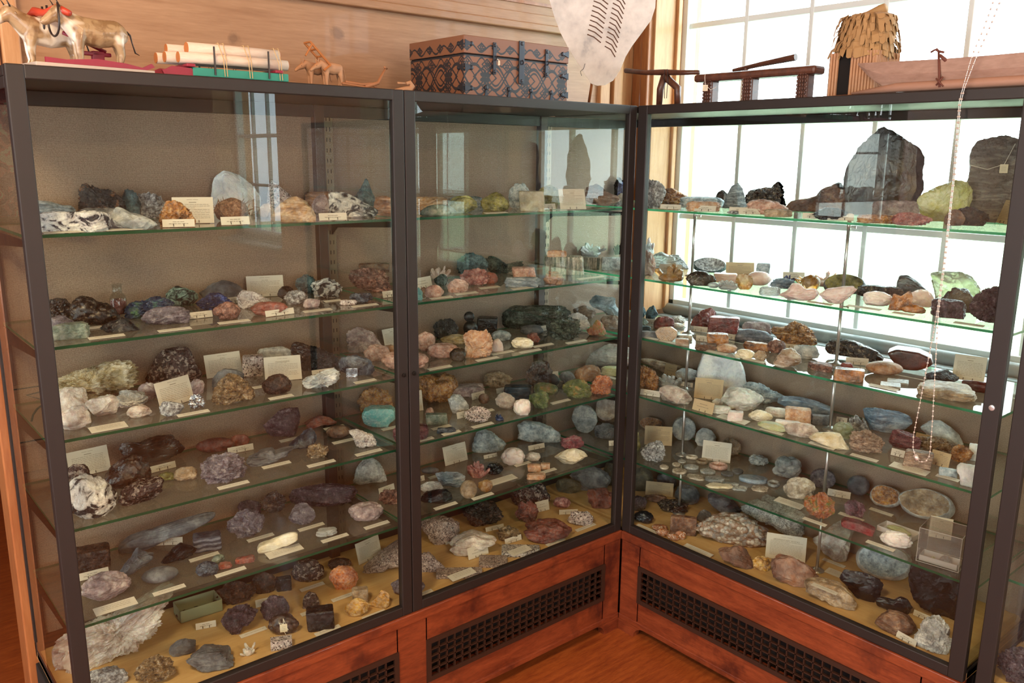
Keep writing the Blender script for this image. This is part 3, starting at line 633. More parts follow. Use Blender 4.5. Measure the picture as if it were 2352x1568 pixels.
    me = D.meshes.new('mineral'); me.from_pydata(V.tolist(), [], F); me.update()
    if not flat_shade: me.polygons.foreach_set('use_smooth', [True]*len(me.polygons))
    if mi is not None:
        ids = [1 if mi[list(p.vertices)].all() else 0 for p in me.polygons]; me.polygons.foreach_set('material_index', ids)
    return me
# ------------------------------------------------------------------ placing specimens where they stand
CR = {'E': (0, 350, 3.92), 'F': (500, 350, 3.92), 'G': (1000, 350, 3.92), 'H': (1400, 350, 3.92), 'I': (1752, 350, 3.92), 'J': (50, 700, 3.92), 'K': (500, 700, 3.92),
      'L': (900, 700, 3.92), 'M': (1400, 650, 3.92), 'N': (1752, 700, 3.92), 'O': (100, 1100, 3.35), 'P': (450, 1100, 3.35), 'Q': (900, 1000, 3.92), 'R': (1400, 950, 3.92),
      'S': (1752, 1000, 3.92), 'T': (1700, 1250, 3.607), 'Z': (0, 0, 1.0)}
def cpx(c, x, y): a = CR[c]; return a[0]+x/a[2], a[1]+y/a[2]
def shelf_z(zone):
    k = int(zone[1]); 
    if k == 0: return .0205
    return ZS[k-1]+.0043+((.005 if zone[0] in 'lm' else -.006) if k == 5 else 0)
def gap(zone):
    k = int(zone[1]); z = shelf_z(zone); nx = 1.44 if k == 1 else (ZS[k-2]-.005 if k else ZS[4]-.011); return nx-z
WHERE = {'l': 'under the oxen', 'm': 'under the chest', 'r': 'by the window', 'n': 'in the neighbouring case'}
def where(zone):
    k = int(zone[1]); return ('%s shelf ' % ORD[k-1] if k else 'case floor ')+WHERE[zone[0]]
FLATS = {'ring': .25, 'disc': .16, 'tile': .10, 'slab': .3, 'pebslab': .25}
NAMES = {'ring': 'stone_ring', 'crys': 'crystal_cluster', 'needle': 'needle_mineral', 'bladed': 'bladed_crystals', 'geode': 'geode', 'disc': 'polished_stone_disc', 'tile': 'stone_tile', 'log': 'petrified_log', 'stal': 'stalactite', 'ball': 'stone_ball', 'knob': 'knobbly_mineral', 'popcorn': 'knobbly_mineral', 'box': 'stone_block', 'slab': 'stone_slab', 'pebslab': 'stone_slab', 'egg': 'pebble', 'fan': 'fan_shaped_mineral'}
SPEC = []
def parse(txt):
    for ln in txt.strip().splitlines():
        ln = ln.strip()
        if not ln or ln[0] == '#': continue
        a = [q.strip() for q in ln.split('|')]; f = a[0].split(); zone, c = f[0], f[1]; x0, y0, x1, y1 = map(float, f[2].split(','))
        shp, mat = f[3], f[4]; opt = dict(o.split('=') for o in f[5:])
        p0 = cpx(c, x0, y0); p1 = cpx(c, x1, y1); poly = None
        if len(a) > 2: poly = [cpx(c, *map(float, q.split(','))) for q in a[2].split()]
        SPEC.append(dict(zone=zone, b=(p0[0], p0[1], p1[0], p1[1]), shp=shp, mat=mat, opt=opt, desc=a[1], poly=poly))
def solve(s):
    x0, y0, x1, y1 = s['b']; zone = s['zone']; z = shelf_z(zone)+float(s['opt'].get('up', 0)); xc = (x0+x1)/2; right = zone[0] in 'rn'
    f = on(xc, y1, 'z', z)
    hd = Vector((f.x-CAM.x, f.y-CAM.y, 0)).normalized()
    back = s['opt'].get('back'); lim = float(back) if back else .43
    def depthpos(q): return q.y if not right else q.x
    fr = .062 if int(zone[1]) else .036
    if zone[0] == 'm' or zone[0] == 'l':
        if f.x > 0: inner = 'corner'
        if f.y > lim-.05: f = on(xc, (y0+y1)/2, 'y', lim-.05); f.z = z
        if f.y < fr and f.x < 0: f = f+hd*((fr-f.y)/hd.y)
    else:
        if f.x > lim-.05: f = on(xc, (y0+y1)/2, 'x', lim-.05); f.z = z
        if f.x < fr: f = f+hd*((fr-f.x)/hd.x)
    f.z = z; dist = (f-CAM).dot(FW); w = (x1-x0)*dist/FPX
    if s['shp'] in FLATS and 'k' not in s['opt']:
        h = max(.004, FLATS[s['shp']]*w)*float(s['opt'].get('hh', 1))
        t_ = onp(xc, y0, f, hd); 
        tp = ray(xc, y0); k_ = (z+h-CAM.z)/tp.z if tp.z < 0 else 0; q = CAM+tp*k_
        d = (q-f).dot(hd) if k_ > 0 else w
        d = min(max(d, w*.3), w*1.3)
    else:
        d = w*float(s['opt'].get('k', .62)); h = 0
    room = (lim - depthpos(f))/max((hd.x if right else hd.y), .2)
    if zone[0] == 'm' and f.x > .0: room = min(room, (.43-f.x)/max(hd.x, .2)+w*.2)
    d = min(d, max(room, .3*w))
    c = f+hd*(d/2)
    if h == 0:
        c = f+hd*(d*.43); w *= 1.04; tp = onp(xc, y0, c, hd); h = max(tp.z-z, .006)*1.03
    h = min(h, gap(zone)-float(s['opt'].get('up', 0))-.004)
    s.update(c=c, w=w*float(s['opt'].get('ws', 1)), d=d, h=h, hd=hd, z=z)
def relax():
    byz = {}
    for s in SPEC: byz.setdefault(s['zone'][1]+('n' if s['zone'][0] == 'n' else ''), []).append(s)
    for g in byz.values():
        for it in range(3):
            for i in range(len(g)):
                for j in range(i):
                    a, b = g[i], g[j]
                    if abs(a['z']-b['z']) > .01 and (a['z']+a['h'] < b['z'] or b['z']+b['h'] < a['z']): continue
                    hd = a['hd']; rt = Vector((hd.y, -hd.x, 0)); dl = b['c']-a['c']; du = abs(dl.dot(rt)); dv = abs(dl.dot(hd))
                    if du > (a['w']+b['w'])/2*.84: continue
                    need = (a['d']+b['d'])/2*.92
                    if dv < need:
                        k = max(dv/need, .62)
                        for q in (a, b):
                            nd = max(q['d']*k, .26*q['w']); q['d'] = nd
                        # slide the farther one back a little, keeping it before the back of the case
                        far = b if dl.dot(hd) > 0 else a; need2 = (a['d']+b['d'])/2*.90
                        if dv < need2:
                            mv = min(need2-dv, .03); c2 = far['c']+hd*mv; dep = c2.y if far['zone'][0] in 'lm' and c2.x < 0 else max(c2.x, c2.y if c2.x > 0 else -1)
                            if dep+far['d']/2*.8 < .435: far['c'] = c2; far['w'] *= 1+mv/2.3; far['h'] *= 1+mv/2.3
SEEN = set()
def uniq(l):
    q = l; k = 0; ext = ['towards the oxen end', 'nearer the inner corner', 'closer to the front glass', 'nearer the back', 'beside its twin', 'of the pair', 'next along']
    while q in SEEN: q = l+', '+ext[k % 7]; k += 1
    SEEN.add(q); return q
def clip_case(me, s):
    a = math.atan2(s['hd'].y, s['hd'].x)-math.pi/2; ca, sa = math.cos(a), math.sin(a); n = len(me.vertices); co = np.empty(n*3); me.vertices.foreach_get('co', co); co = co.reshape(-1, 3)
    x = s['c'].x+co[:, 0]*ca-co[:, 1]*sa; y = s['c'].y+co[:, 0]*sa+co[:, 1]*ca
    if s['zone'][0] in 'lm' and s['c'].x < 0: x = np.clip(x, XL+.016, .40); y = np.clip(y, .026, .4235)
    else: x = np.clip(x, .026, .430); y = np.clip(y, (YR+.012) if s['zone'][0] != 'n' else Y3, .4235 if s['zone'][0] != 'n' else Y2-.01)
    x = x-s['c'].x; y = y-s['c'].y; co[:, 0] = x*ca+y*sa; co[:, 1] = -x*sa+y*ca; me.vertices.foreach_set('co', co.ravel()); me.update()
def place_all():
    for s in SPEC: solve(s)
    relax()
    for i, s in enumerate(SPEC):
        px = s['b'][2]-s['b'][0]; sub = 4 if px < 45 else 5 if px < 130 else 6
        if s['shp'] in ('tile', 'ball', 'egg', 'disc'): sub = min(sub, 5)
        po = s['poly']
        me = shape_mesh(s['shp'], s['w'], s['d'], s['h'], 100+i*7, po, sub, 'k' in s['opt'])
        clip_case(me, s)
        me.materials.append(rmat(s['mat']))
        if s['shp'] == 'geode': me.materials.append(rmat(s['opt'].get('in', 'silver')))
        nm = s['opt'].get('name') or NAMES.get(s['shp'], 'mineral_rock')
        o = D.objects.new(nm, me); COL.objects.link(o)
        o.location = (s['c'].x, s['c'].y, s['z']); o.rotation_euler = (0, 0, math.atan2(s['hd'].y, s['hd'].x)-math.pi/2)
        tag(o, uniq(s['desc']+', '+where(s['zone'])), s['opt'].get('cat', 'mineral specimen').replace('_', ' '), 'mineral specimens on the '+where(s['zone']))
        s['o'] = o
# ------------------------------------------------------------------ cards
M_CARD = plain('cream_card', 'd9d0c2', .7, 0, 0, .04, 30); M_CARD2 = plain('aged_card', 'cdb592', .7, 0, 0, .08, 30)
M_INK = plain('card_ink', '8e8476', .8); M_CLIP = plain('wire_clip', '2a1c16', .4, .6)
def pr_lines(mb, w, h, rs, title, big):
    # rows of typed words as small ink bars on the front of the card (local x right, z up, front faces -y)
    y = -.0009
    def bar(x0, x1, z, t_): mb.quad((x0, y, z-t_/2), (x1, y, z-t_/2), (x1, y, z+t_/2), (x0, y, z+t_/2))
    if not big:
        rows = [(.66, .36), (.42, .6)] if h > .012 else [(.5, .5)]
        for fz, fw in rows:
            x = -w*fw/2
            while x < w*fw/2-.002: l_ = rs.uniform(.004, .010); bar(x, min(x+l_, w*fw/2), h*fz, min(h*.07, .0014)); x += l_+.0015
        return
    bar(-w*.14, -w*.01, h*.90, .0008); bar(w*.01, w*.14, h*.90, .0008)
    if not title: bar(-w*.09, w*.09, h*.80, .0016)
    z = h*.72
    while z > h*.16:
        x = -w*.40; last = rs.rand() < .12
        while x < w*(.05 if last else .38): l_ = rs.uniform(.003, .011); bar(x, min(x+l_, w*.41), z, .0009); x += l_+.0014
        z -= .0042
def stand(zone, c, xl, yl, xr, yr, hp, lab, title=None, clip=True, aged=False, lean=.26):
    a = on(*cpx(c, xl, yl), 'z', shelf_z(zone)+.001); b = on(*cpx(c, xr, yr), 'z', shelf_z(zone)+.001)
    q = 'y' if zone[0] in 'lm' else 'x'; lo = min(getattr(a, q), getattr(b, q)); fr = .066 if int(zone[1]) else .034
    if lo < fr:
        sh = Vector((0, fr-lo, 0)) if q == 'y' else Vector((fr-lo, 0, 0)); a = a+sh; b = b+sh
    mid = (a+b)/2; w = (b-a).length; ang = math.atan2(b.y-a.y, b.x-a.x)
    dist = (mid-CAM).dot(FW); h = hp/CR[c][2]*dist/FPX/ (math.cos(lean)*.97+.12); big = hp/CR[c][2] > 32
    t = thing('information_card' if big else 'name_card', uniq(lab+', '+where(zone)), 'label card', (mid.x, mid.y, mid.z), ang, 'printed cards in the display cases')
    R = Matrix.Rotation(-lean, 4, 'X'); m = MB().box((-w/2, -.0003, .0), (w/2, .0003, h)); bmesh.ops.transform(m.bm, matrix=R, verts=m.bm.verts)
    p = m.build('paper', M_CARD2 if aged else M_CARD, t)
    rs = np.random.RandomState(int(xl*7+yl) % 9999); m = MB(); pr_lines(m, w, h, rs, title, big); bmesh.ops.transform(m.bm, matrix=R, verts=m.bm.verts)
    tag(m.build('print', M_INK, p), kind=None)
    if title: text(title, min(h*.065, w*.07), p, R @ Matrix.Translation((0, -.0009, h*.775)) @ Matrix.Rotation(math.pi/2, 4, 'X'), M_INK)
    if clip:
        m = MB(); k = min(w*.16, .012)
        for s_ in (-k, k): m.tube([R @ Vector((s_, -.0012, .0075)), R @ Vector((s_, -.0018, .0016)), Vector((s_, .004, .0009)), Vector((s_, .012, .0009))], .0008, 6)
        m.build('wire_clip', M_CLIP, t)
    return t
def text(s, size, parent, M, mat, name='lettering', align='CENTER'):
    c = D.curves.new(name, 'FONT'); c.body = s; c.size = size*1.35; c.align_x = align; c.align_y = 'CENTER'; c.extrude = .0001; c.space_character = 1.15
    o = D.objects.new(name, c); COL.objects.link(o); dg = bpy.context.evaluated_depsgraph_get()
    me = D.meshes.new_from_object(o.evaluated_get(dg)); D.objects.remove(o); me.transform(M); me.materials.clear(); me.materials.append(mat)
    return link(name, me, parent)
def strip(zone, c, xc, yc, wpx, near, wide=False, up=0.0, rot=0.0, aged=False):
    u, v = cpx(c, xc, yc); z = shelf_z(zone)+.0012+up; p = on(u, v, 'z', z); ax = Vector((1, 0, 0)) if zone[0] in 'lm' else Vector((0, -1, 0))
    ax = Matrix.Rotation(rot, 3, 'Z') @ ax
    q0 = proj(p-ax*.03); q1 = proj(p+ax*.03); L = .06*(wpx/CR[c][2])/max(abs(q1[0]-q0[0]), 1); L = min(L, .16); dp = .032 if wide else .0155
    fr = .057
    dep = p.y if zone[0] in 'lm' else p.x
    if int(zone[1]) and dep < fr+dp/2: p = p+((Vector((0, 1, 0)) if zone[0] in 'lm' else Vector((1, 0, 0)))*(fr+dp/2-dep))
    t = thing('caption_strip', uniq(near+', '+where(zone)), 'label strip', p, math.atan2(ax.y, ax.x), 'caption strips lying in the display cases')
    R = Matrix.Rotation(math.radians(9), 4, 'X'); T = Matrix.Translation((0, 0, dp/2*math.sin(math.radians(9))))
    m = MB().box((-L/2, -dp/2, -.0005), (L/2, dp/2, .0004)); bmesh.ops.transform(m.bm, matrix=T @ R, verts=m.bm.verts); pp = m.build('paper', M_CARD2 if aged else M_CARD, t)
    rs = np.random.RandomState(int(xc*3+yc) % 9999); m = MB(); rows = (.28, .08, -.12) if wide else (.05,)
    for fy in rows:
        x = -L*.33
        while x < L*.33: l_ = rs.uniform(.004, .010); m.quad((x, fy*dp-.0006, .0007), (x+l_, fy*dp-.0006, .0007), (x+l_, fy*dp+.0006, .0007), (x, fy*dp+.0006, .0007)); x += l_+.0014
    bmesh.ops.transform(m.bm, matrix=T @ R, verts=m.bm.verts); m.build('print', M_INK, pp)
    return t
parse('''
l1 E 325,430,705,625 slab bluegrey k=.4 | blue grey fibrous slab leaning at the corner post | 325,470 360,432 430,440 500,450 560,470 640,475 670,500 712,580 720,615 560,622 420,620 330,600
l1 E 345,612,990,735 slab veined | white slab with black veins in front
l1 E 720,285,1115,535 rough darkknob | black knobbly ore lump with rusty spots | 740,330 790,290 860,300 910,325 990,325 1040,350 1095,390 1115,480 1060,500 900,530 740,540 725,450
l1 E 1095,335,1260,500 rough teal | dark teal knobbly chunk behind the black ore
l1 E 725,500,1120,660 slab grey k=.35 | long streaky grey flat rock
l1 E 1005,490,1410,700 ang greywhite | grey rock with a white crusty shoulder | 1005,620 1040,550 1070,500 1110,492 1180,540 1280,560 1360,600 1410,640 1330,670 1200,695 1060,690 1010,650
l1 E 1190,360,1520,600 rough silver | ball of silvery interlaced crystals
l1 E 1450,430,1755,670 rough gold | golden brown crusted pyramid rock | 1450,560 1520,440 1590,430 1650,460 1720,520 1755,600 1740,650 1600,660 1460,670 1448,620
l1 E 1890,170,2335,560 ang white k=.5 | big pale blue white quartz boulder | 1890,400 1910,330 1950,225 2035,170 2100,185 2160,205 2250,270 2300,320 2335,380 2320,470 2280,500 2200,560 1940,560 1890,480
l1 F -60,400,370,620 needle bristle | reddish brown bristly needle cluster
l1 F 445,245,720,480 ang speck | pale peaked rock with dark glints | 445,450 455,330 470,270 510,248 560,290 640,340 715,400 700,460 600,480 470,480
l1 F 375,460,505,590 lump tan | small tan grey stone beside the banded one
l1 F 480,395,880,635 pebslab tanband k=.5 | rounded honey banded rock with curved striations | 480,570 520,510 580,450 660,410 720,395 800,440 850,490 880,560 880,620 700,632 520,610
l1 F 790,355,1025,420 log brownband | orange brown striated log lying at the back
l1 F 855,385,1025,550 ang pinkgrey | pinkish grey folded chunk
l1 F 1015,355,1455,590 ang greywb | large grey block shading to black and white | 1015,370 1060,355 1160,365 1240,400 1330,450 1400,480 1455,520 1400,560 1300,590 1150,570 1020,530
l1 F 1210,240,1410,450 peak teal | dark upright peak standing behind the grey block
m1 F 1410,395,1600,565 slab brownband k=.6 | brown striped rock half behind the door post
m1 F 1760,400,2070,525 slab tanband k=.5 | tan layered petrified wood piece
m1 F 1825,470,2150,580 fan green k=.4 | low pale green fibrous fan
m1 G 120,390,375,545 lump olive | yellow olive waxy lump
m1 G 115,355,430,480 slab bluegrey back=.42 | grey blue slab behind the yellow lump
m1 G 410,360,665,530 lump olive | squat olive brown block
m1 G 660,280,850,510 popcorn bluewhite | blue white crusty rock standing taller
m1 G 750,350,985,530 box beigeblock k=.5 | cut beige stone block with a flat face
m1 G 915,295,1120,500 lump olive | yellow and dark green rock behind the beige block
m1 G 1225,285,1660,490 ang woody | big pinkish brown wood-grained rock | 1225,300 1280,285 1380,310 1480,330 1560,360 1640,380 1660,420 1580,450 1500,490 1380,470 1240,440
r1 G 1265,215,1465,320 rough darkgreen k=.3 | black green crusty rock on top behind the woody one
r1 G 1590,255,1720,370 popcorn iris k=.3 | purple blue iridescent nodule
r1 G 1630,370,1740,480 rough greywhite | grey and white crumbly rock beside the corner post
l2 E 405,1310,655,1500 rough darkspark | dark glinting ore lump beside the corner post
l2 J 235,95,460,255 lump purplegrey | low rounded grey brown lump with sparkles
l2 J 300,160,605,312 slab green k=.5 | flat grey green stone with a teal top
l2 E 665,1290,1065,1560 popcorn darkspark | big dark brown botryoidal ball | 665,1400 700,1330 760,1290 850,1310 900,1350 960,1360 1020,1400 1060,1470 1030,1540 900,1560 740,1540 680,1480
l2 J 722,105,1055,245 peak black k=.4 | dark wedge with a greenish side | 722,190 800,150 870,130 910,105 970,150 1055,235 900,243 790,235
l2 E 1150,1300,1565,1500 rough bluegreen | deep blue and green copper ore, long and low | 1150,1400 1200,1330 1290,1330 1400,1290 1480,1300 1560,1350 1560,1380 1400,1470 1240,1500 1150,1480
l2 E 1500,1205,1770,1350 ang blackgreen | black rock netted with pale green
l2 J 1095,10,1505,185 ang purplegrey | purplish grey sparkling boulder | 1095,110 1150,50 1220,25 1330,10 1420,15 1500,60 1505,110 1490,180 1300,185 1150,160
l2 E 1775,1260,2110,1420 rough blue | vivid azure blue mineral | 1775,1340 1850,1300 1900,1262 1990,1270 2060,1320 2110,1370 2080,1400 1950,1418 1820,1400
l2 F -150,1155,220,1300 lump slate | blue grey lumpy rock at the back
l2 F -30,1345,205,1510 knob copper | branching native copper cluster
l2 F 185,1240,490,1410 ang marble | white rock veined with pink lines | 185,1300 230,1245 330,1245 400,1290 490,1345 430,1390 280,1410 200,1380
l2 F 305,1345,630,1470 slab brick k=.6 | brick red flat rock | 305,1400 380,1355 480,1345 590,1355 630,1390 560,1430 440,1470 330,1440
l2 F 545,1205,690,1330 ang black | black angular chunk
l2 F 600,1240,810,1375 rough silver | grey sparkling angular rock
l2 F 775,1315,920,1405 lump pinkgrey | small pinkish grey stone
l2 F 700,1100,895,1240 rough teal | knobbly blue grey rock at the back
l2 F 845,1130,1125,1312 rough greywb | jagged white and black rock on a golden base
l2 F 1100,1320,1255,1375 slab speck | small flat glittering piece
l2 F 1190,1265,1400,1362 rough darkblue | dark blue purple crystal piece
l3 J 240,515,1050,900 rough creamgreen | large cream and yellow green rock full of hollows | 240,720 330,660 450,620 560,590 620,560 720,560 800,530 880,515 1000,545 1050,620 1030,720 980,770 900,810 700,870 520,890 330,890 250,850
l3 J 325,745,590,965 peak quartzpink | pale pointed quartz with dark flecks
l3 J 335,915,615,1135 lump quartzpink | whitish crystalline lump in front | 335,1020 370,960 480,915 570,920 610,990 615,1070 500,1135 400,1110
l3 J 600,820,870,1010 ang quartzpink | cream pink angular rock
l3 J 850,765,1130,930 rough whitegrey | white brown rough rock
l3 J 960,900,1165,1015 lump quartzpink | small white stone stained orange
l3 J 1115,395,1600,700 lump redblack | large wine black rock with white spots | 1115,640 1170,560 1230,450 1290,405 1350,395 1430,395 1500,400 1530,470 1560,560 1600,620 1580,670 1400,690 1150,700
l3 J 1060,700,1230,860 lump pinkgrey | pinkish grey lump behind the tilted card
l3 J 1510,665,1645,810 rough pinkgrey | reddish grey rough piece
l3 J 1255,865,1460,1010 ang silver | small lilac grey chunk before the card
l3 J 1510,800,1650,935 rough metal | bright metallic silver nugget
l3 J 1725,570,2000,745 lump slate | dark grey arched rock behind the speckled one | 1725,720 1730,660 1780,600 1840,570 1920,580 2000,620 1990,700 1900,742
l3 J 1725,615,2105,900 rough multi | brown gold and grey glittering cone | 1725,850 1745,740 1800,680 1880,620 1940,640 2040,700 2085,780 2105,840 2060,870 1900,850 1800,895
l3 K 230,455,415,645 box speck | pink white block peppered black
l3 K 365,380,655,480 slab whitegrey back=.43 k=.3 | white dark-flecked slab at the back
l3 K 670,320,1115,612 rough black | big black jagged rock | 670,400 690,340 740,320 830,360 930,400 1040,450 1075,480 1115,540 1060,580 900,605 760,610 740,500 700,450
l3 K 410,625,665,815 lump darkbrown | dark chocolate brown angular lump
l3 K 765,585,1105,765 rough greywhite | white sparkling crystal rock | 765,680 830,640 960,600 1060,585 1105,620 1090,680 1000,740 880,765 800,740
l3 K 1095,465,1410,662 ang darkblue | dark steel blue fractured rock
l3 K 1158,565,1262,656 box metal | shiny pinkish metal cube
l4 J 915,1185,1460,1430 ang smoky k=.4 | translucent grey brown quartz mass | 915,1260 960,1210 1100,1220 1240,1190 1340,1190 1400,1240 1460,1330 1420,1380 1300,1400 1190,1430 1080,1370 960,1340
l4 Z 148,1066,212,1140 lump redblack | white and dark brown lump behind the big one
l4 Z 237,1046,346,1125 lump browngloss | dark chocolate glossy boulder | 237,1110 260,1075 290,1050 320,1048 342,1070 346,1100 335,1120 290,1125
l4 Z 163,1086,268,1193 lump whitespot | big white lump with a dark metallic eye | 165,1120 180,1095 205,1088 235,1100 250,1115 268,1140 262,1170 240,1190 215,1193 180,1170 163,1150
l4 Z 274,1100,377,1161 ang redblack | white and black angular rock | 274,1145 290,1120 315,1105 345,1108 377,1102 372,1135 350,1155 320,1161 290,1158
l4 Z 364,1084,403,1105 lump olive | small grey green pebble
l4 Z 402,1072,452,1104 lump tan | grey translucent stone next to the pebble
l4 Z 455,1006,536,1043 egg redbrown | smooth red brown kidney stone
l4 Z 530,999,573,1029 egg redbrown | small rounded red brown stone
l4 Z 466,1041,568,1113 rough purplegrey | purple brown glinting boulder
l4 K 425,935,745,1200 ang purple k=.4 | black purple diamond-shaped rock | 425,1070 480,1020 560,960 640,935 730,940 745,1000 735,1080 690,1180 560,1200 460,1140
l4 K 790,985,1070,1112 ang redbrown | flat brick red rock | 790,1060 860,1005 940,985 1000,1010 1070,1060 1050,1090 900,1100 820,1112
l4 K 640,1115,895,1298 peak darkblue | dark blue violet pointed rock | 640,1270 720,1200 780,1140 850,1115 880,1170 895,1220 860,1270 740,1298 660,1290
l4 K 265,1290,695,1445 slab slate k=.4 | long flat slate grey double lobe | 265,1400 300,1350 400,1300 500,1290 520,1330 640,1300 695,1300 640,1360 480,1420 330,1445
l4 K 800,1250,1000,1388 rough multi | black and gold crystal piece
l4 K 985,1085,1200,1212 egg brown | smooth dark brown flat stone
l4 K 1180,1115,1435,1290 rough marble | whitish brown crystals on a tan stem | 1180,1130 1260,1120 1320,1150 1390,1170 1435,1240 1420,1285 1330,1280 1250,1270 1220,1190
l5 O 610,300,1325,530 log slate k=.22 | long dark grey column-like stone | 610,470 700,410 850,370 1000,340 1150,315 1280,302 1325,325 1290,355 1150,400 960,450 800,510 660,530 612,500
l5 O 232,530,508,705 box darkbrown | dark grey brown square boulder by the post
l5 O 590,540,852,732 ang slate | grey rock with a tan sawn face | 590,710 640,650 740,540 770,570 850,600 830,630 760,670 680,730
l5 O 905,505,1178,660 ang blackgloss | glossy black flake of obsidian | 905,655 950,590 1030,520 1070,505 1150,530 1178,560 1150,600 1040,625 960,650
l5 O 1165,422,1366,556 box striped | blue grey striped block
l5 O 325,715,668,945 lump pinkgrey | large dull grey brown cobble
l5 O 775,680,1032,812 egg slate | oval grey green pebble
l5 O 1180,635,1345,757 ang darkblue | dark blue glassy fragment
l5 O 1300,582,1392,652 lump green | small grey green fragment
l5 O 1350,625,1452,697 slab brick | little orange red chip
l5 O 1475,578,1628,652 slab brick | flat orange red flake
l5 P 250,230,530,460 rough purplegrey | purple brown crumbly crystal cluster
l5 P 328,160,500,300 lump purple | dark purple brown lump behind the crumbly one
l5 P 500,95,700,272 rough browngloss | dark glossy pitted nodule
l5 P 728,38,1243,218 lump purple k=.35 | large long brown purple boulder | 730,130 760,70 850,45 1000,38 1150,55 1220,80 1243,120 1200,180 1050,215 900,205 780,190
l5 P 720,190,920,352 peak purplegrey | grey violet triangular rock
l5 P 1180,180,1442,337 popcorn pinkgrey | pinkish brown sponge-like rock
l5 P 480,418,786,565 log creambar k=.3 name=polished_bar | smooth cream coloured polished bar | 480,520 500,490 560,470 680,430 750,418 785,440 780,475 700,510 580,550 510,565 485,550
l5 P 925,360,1090,447 slab clear | clear white flat crystal piece
m5 P 1410,80,1590,207 rough copper | orange red crystal crust on a pale base
m5 K 1210,1385,1522,1600 ang whitegrey k=.45 | grey white triangular boulder at the back | 1210,1560 1250,1450 1320,1400 1400,1385 1460,1430 1500,1500 1522,1570 1480,1600 1300,1600
l0 O 95,900,1045,1512 rough quartzpink k=.45 | huge white and pink slab with dark hollows | 95,1400 130,1230 330,1130 600,1070 850,990 1045,900 1030,1010 900,1180 905,1230 830,1360 700,1410 500,1430 330,1480 200,1510
l0 O 980,1230,1172,1372 ang slate | grey brown angular stone
l0 O 1115,1285,1462,1482 ang slate | dark grey green rock with an orange spot | 1115,1350 1200,1300 1280,1287 1360,1310 1430,1360 1462,1430 1420,1470 1260,1482 1180,1430
l0 O 718,1365,1022,1590 rough multi | brown sparkling rough rock in front
l0 O 350,1462,640,1600 slab silver k=.5 | flat glittering grey rock at the front edge
l0 O 1340,790,1632,985 rough darkbrown | dark brown crusted lump beside the tray
l0 P 430,720,620,892 lump darkbrown | brown black rounded rock
l0 P 622,755,736,862 box black | small dark cube
l0 P 742,620,985,802 knob redblack | reddish brown knobbly rock
l0 P 1020,612,1196,712 lump darkbrown | dark brown rock at the back
l0 P 1033,670,1250,862 lump orange | bright orange rock with a grey rind
l0 P 205,965,490,1202 rough purple | large rough dark brown lump | 205,1080 260,1000 340,965 400,970 440,1010 490,1040 450,1090 380,1130 330,1200 260,1180
l0 P 505,895,720,1096 lump purple | rounded dark purple brown rock
l0 P 565,1040,792,1212 knob browngloss | glossy black kidney ore with a white tag
l0 P 825,860,950,996 peak redblack | small brown pyramid
l0 P 858,995,1066,1167 box black | dark grey crystalline block
l0 P 1150,925,1332,1066 lump yellow | tan ochre lump
l0 P 1205,840,1327,955 box tan | tan orange block behind the ochre one
l0 P 1335,862,1490,996 peak yellow | yellow orange ochre pyramid
m0 P 1280,490,1640,728 slab granite k=.6 | long pink and grey speckled rock crossing the post | 1280,700 1340,660 1400,600 1500,540 1570,490 1640,490 1640,640 1560,650 1400,720 1300,728
l0 P 1505,765,1762,906 lump purplegrey | purplish grey cobble behind the door post
l0 P 345,1270,460,1366 crys quartzpink | little white crystal cluster on brown feet
l0 P 583,1225,737,1312 tile speck k=.5 | small speckled pale plate
m2 F 1185,1035,1562,1268 rough copper | reddish brown crystal mass with white base | 1185,1070 1260,1060 1350,1035 1480,1060 1540,1120 1560,1250 1460,1268 1340,1230 1250,1200 1200,1150
m2 F 1275,995,1540,1080 log brown k=.3 up=.045 | brown cylinder-shaped piece lying on the crystal mass
m2 F 1785,1215,1847,1332 rough turq | pale turquoise crumbly piece by the door post
m2 F 1915,1020,2097,1142 crys clearpink | white pink crystal group
m2 F 1950,1095,2070,1202 lump darkgreen | dark grey oval stone
m2 F 1865,1195,2037,1312 lump pinkpeach | peach pink stone
m2 F 1830,1210,1882,1262 lump brown | tiny brown stone
m2 G 180,905,472,1088 rough teal | blue grey and brown rough rock
m2 G 445,930,790,1092 rough darkgreen k=.35 | dark green black elongated ore | 445,960 500,932 560,950 640,1000 780,970 790,1010 740,1040 620,1080 520,1092 460,1030
m2 G 110,1140,297,1266 lump pinkpeach | pale pink lump crossed by dark lines
m2 G 220,1040,487,1202 rough redpink | pink grey rough rock
m2 G 408,1085,562,1196 lump redbrown | dark red rounded rock
m2 G 620,1120,952,1218 slab bluegrey k=.45 | grey dish with a sawn white top
m2 G 690,1035,902,1132 box pinkpeach up=.0 back=.30 | cream coloured crystal block
m2 G 975,1070,1152,1192 knob brownband | twisted tan brown piece
m2 G 980,932,1332,1102 box fibre k=.5 | grey green fibrous block with vertical stripes
m2 G 1005,880,1182,943 slab peach up=.075 k=.3 | tan flat stone lying on the striped block
r2 G 1300,950,1532,1104 box fibre | brown and white striped block
r2 G 1230,810,1532,952 crys clear up=.02 | translucent white crystal group behind the stripes
r2 G 1500,940,1677,1067 log bluewhite | blue grey translucent cylinder
r2 G 1462,790,1602,902 crys smoky up=.02 | grey smoky crystal points
m3 K 1145,195,1477,432 rough pinkgrey | brown grey porous rock with hollows | 1145,300 1180,230 1260,198 1340,220 1400,250 1440,310 1477,350 1420,400 1300,400 1200,432 1160,380
m3 K 1320,358,1552,512 knob pinkpeach | pinkish brown bubbly stone
m3 K 1465,362,1622,472 lump peach | smooth orange tan stone
m3 L -85,420,327,592 popcorn pinkpeach | pale pink bubbly rock crossing the door post
m3 L 225,245,392,422 popcorn pinkpeach | pink orange rough stone
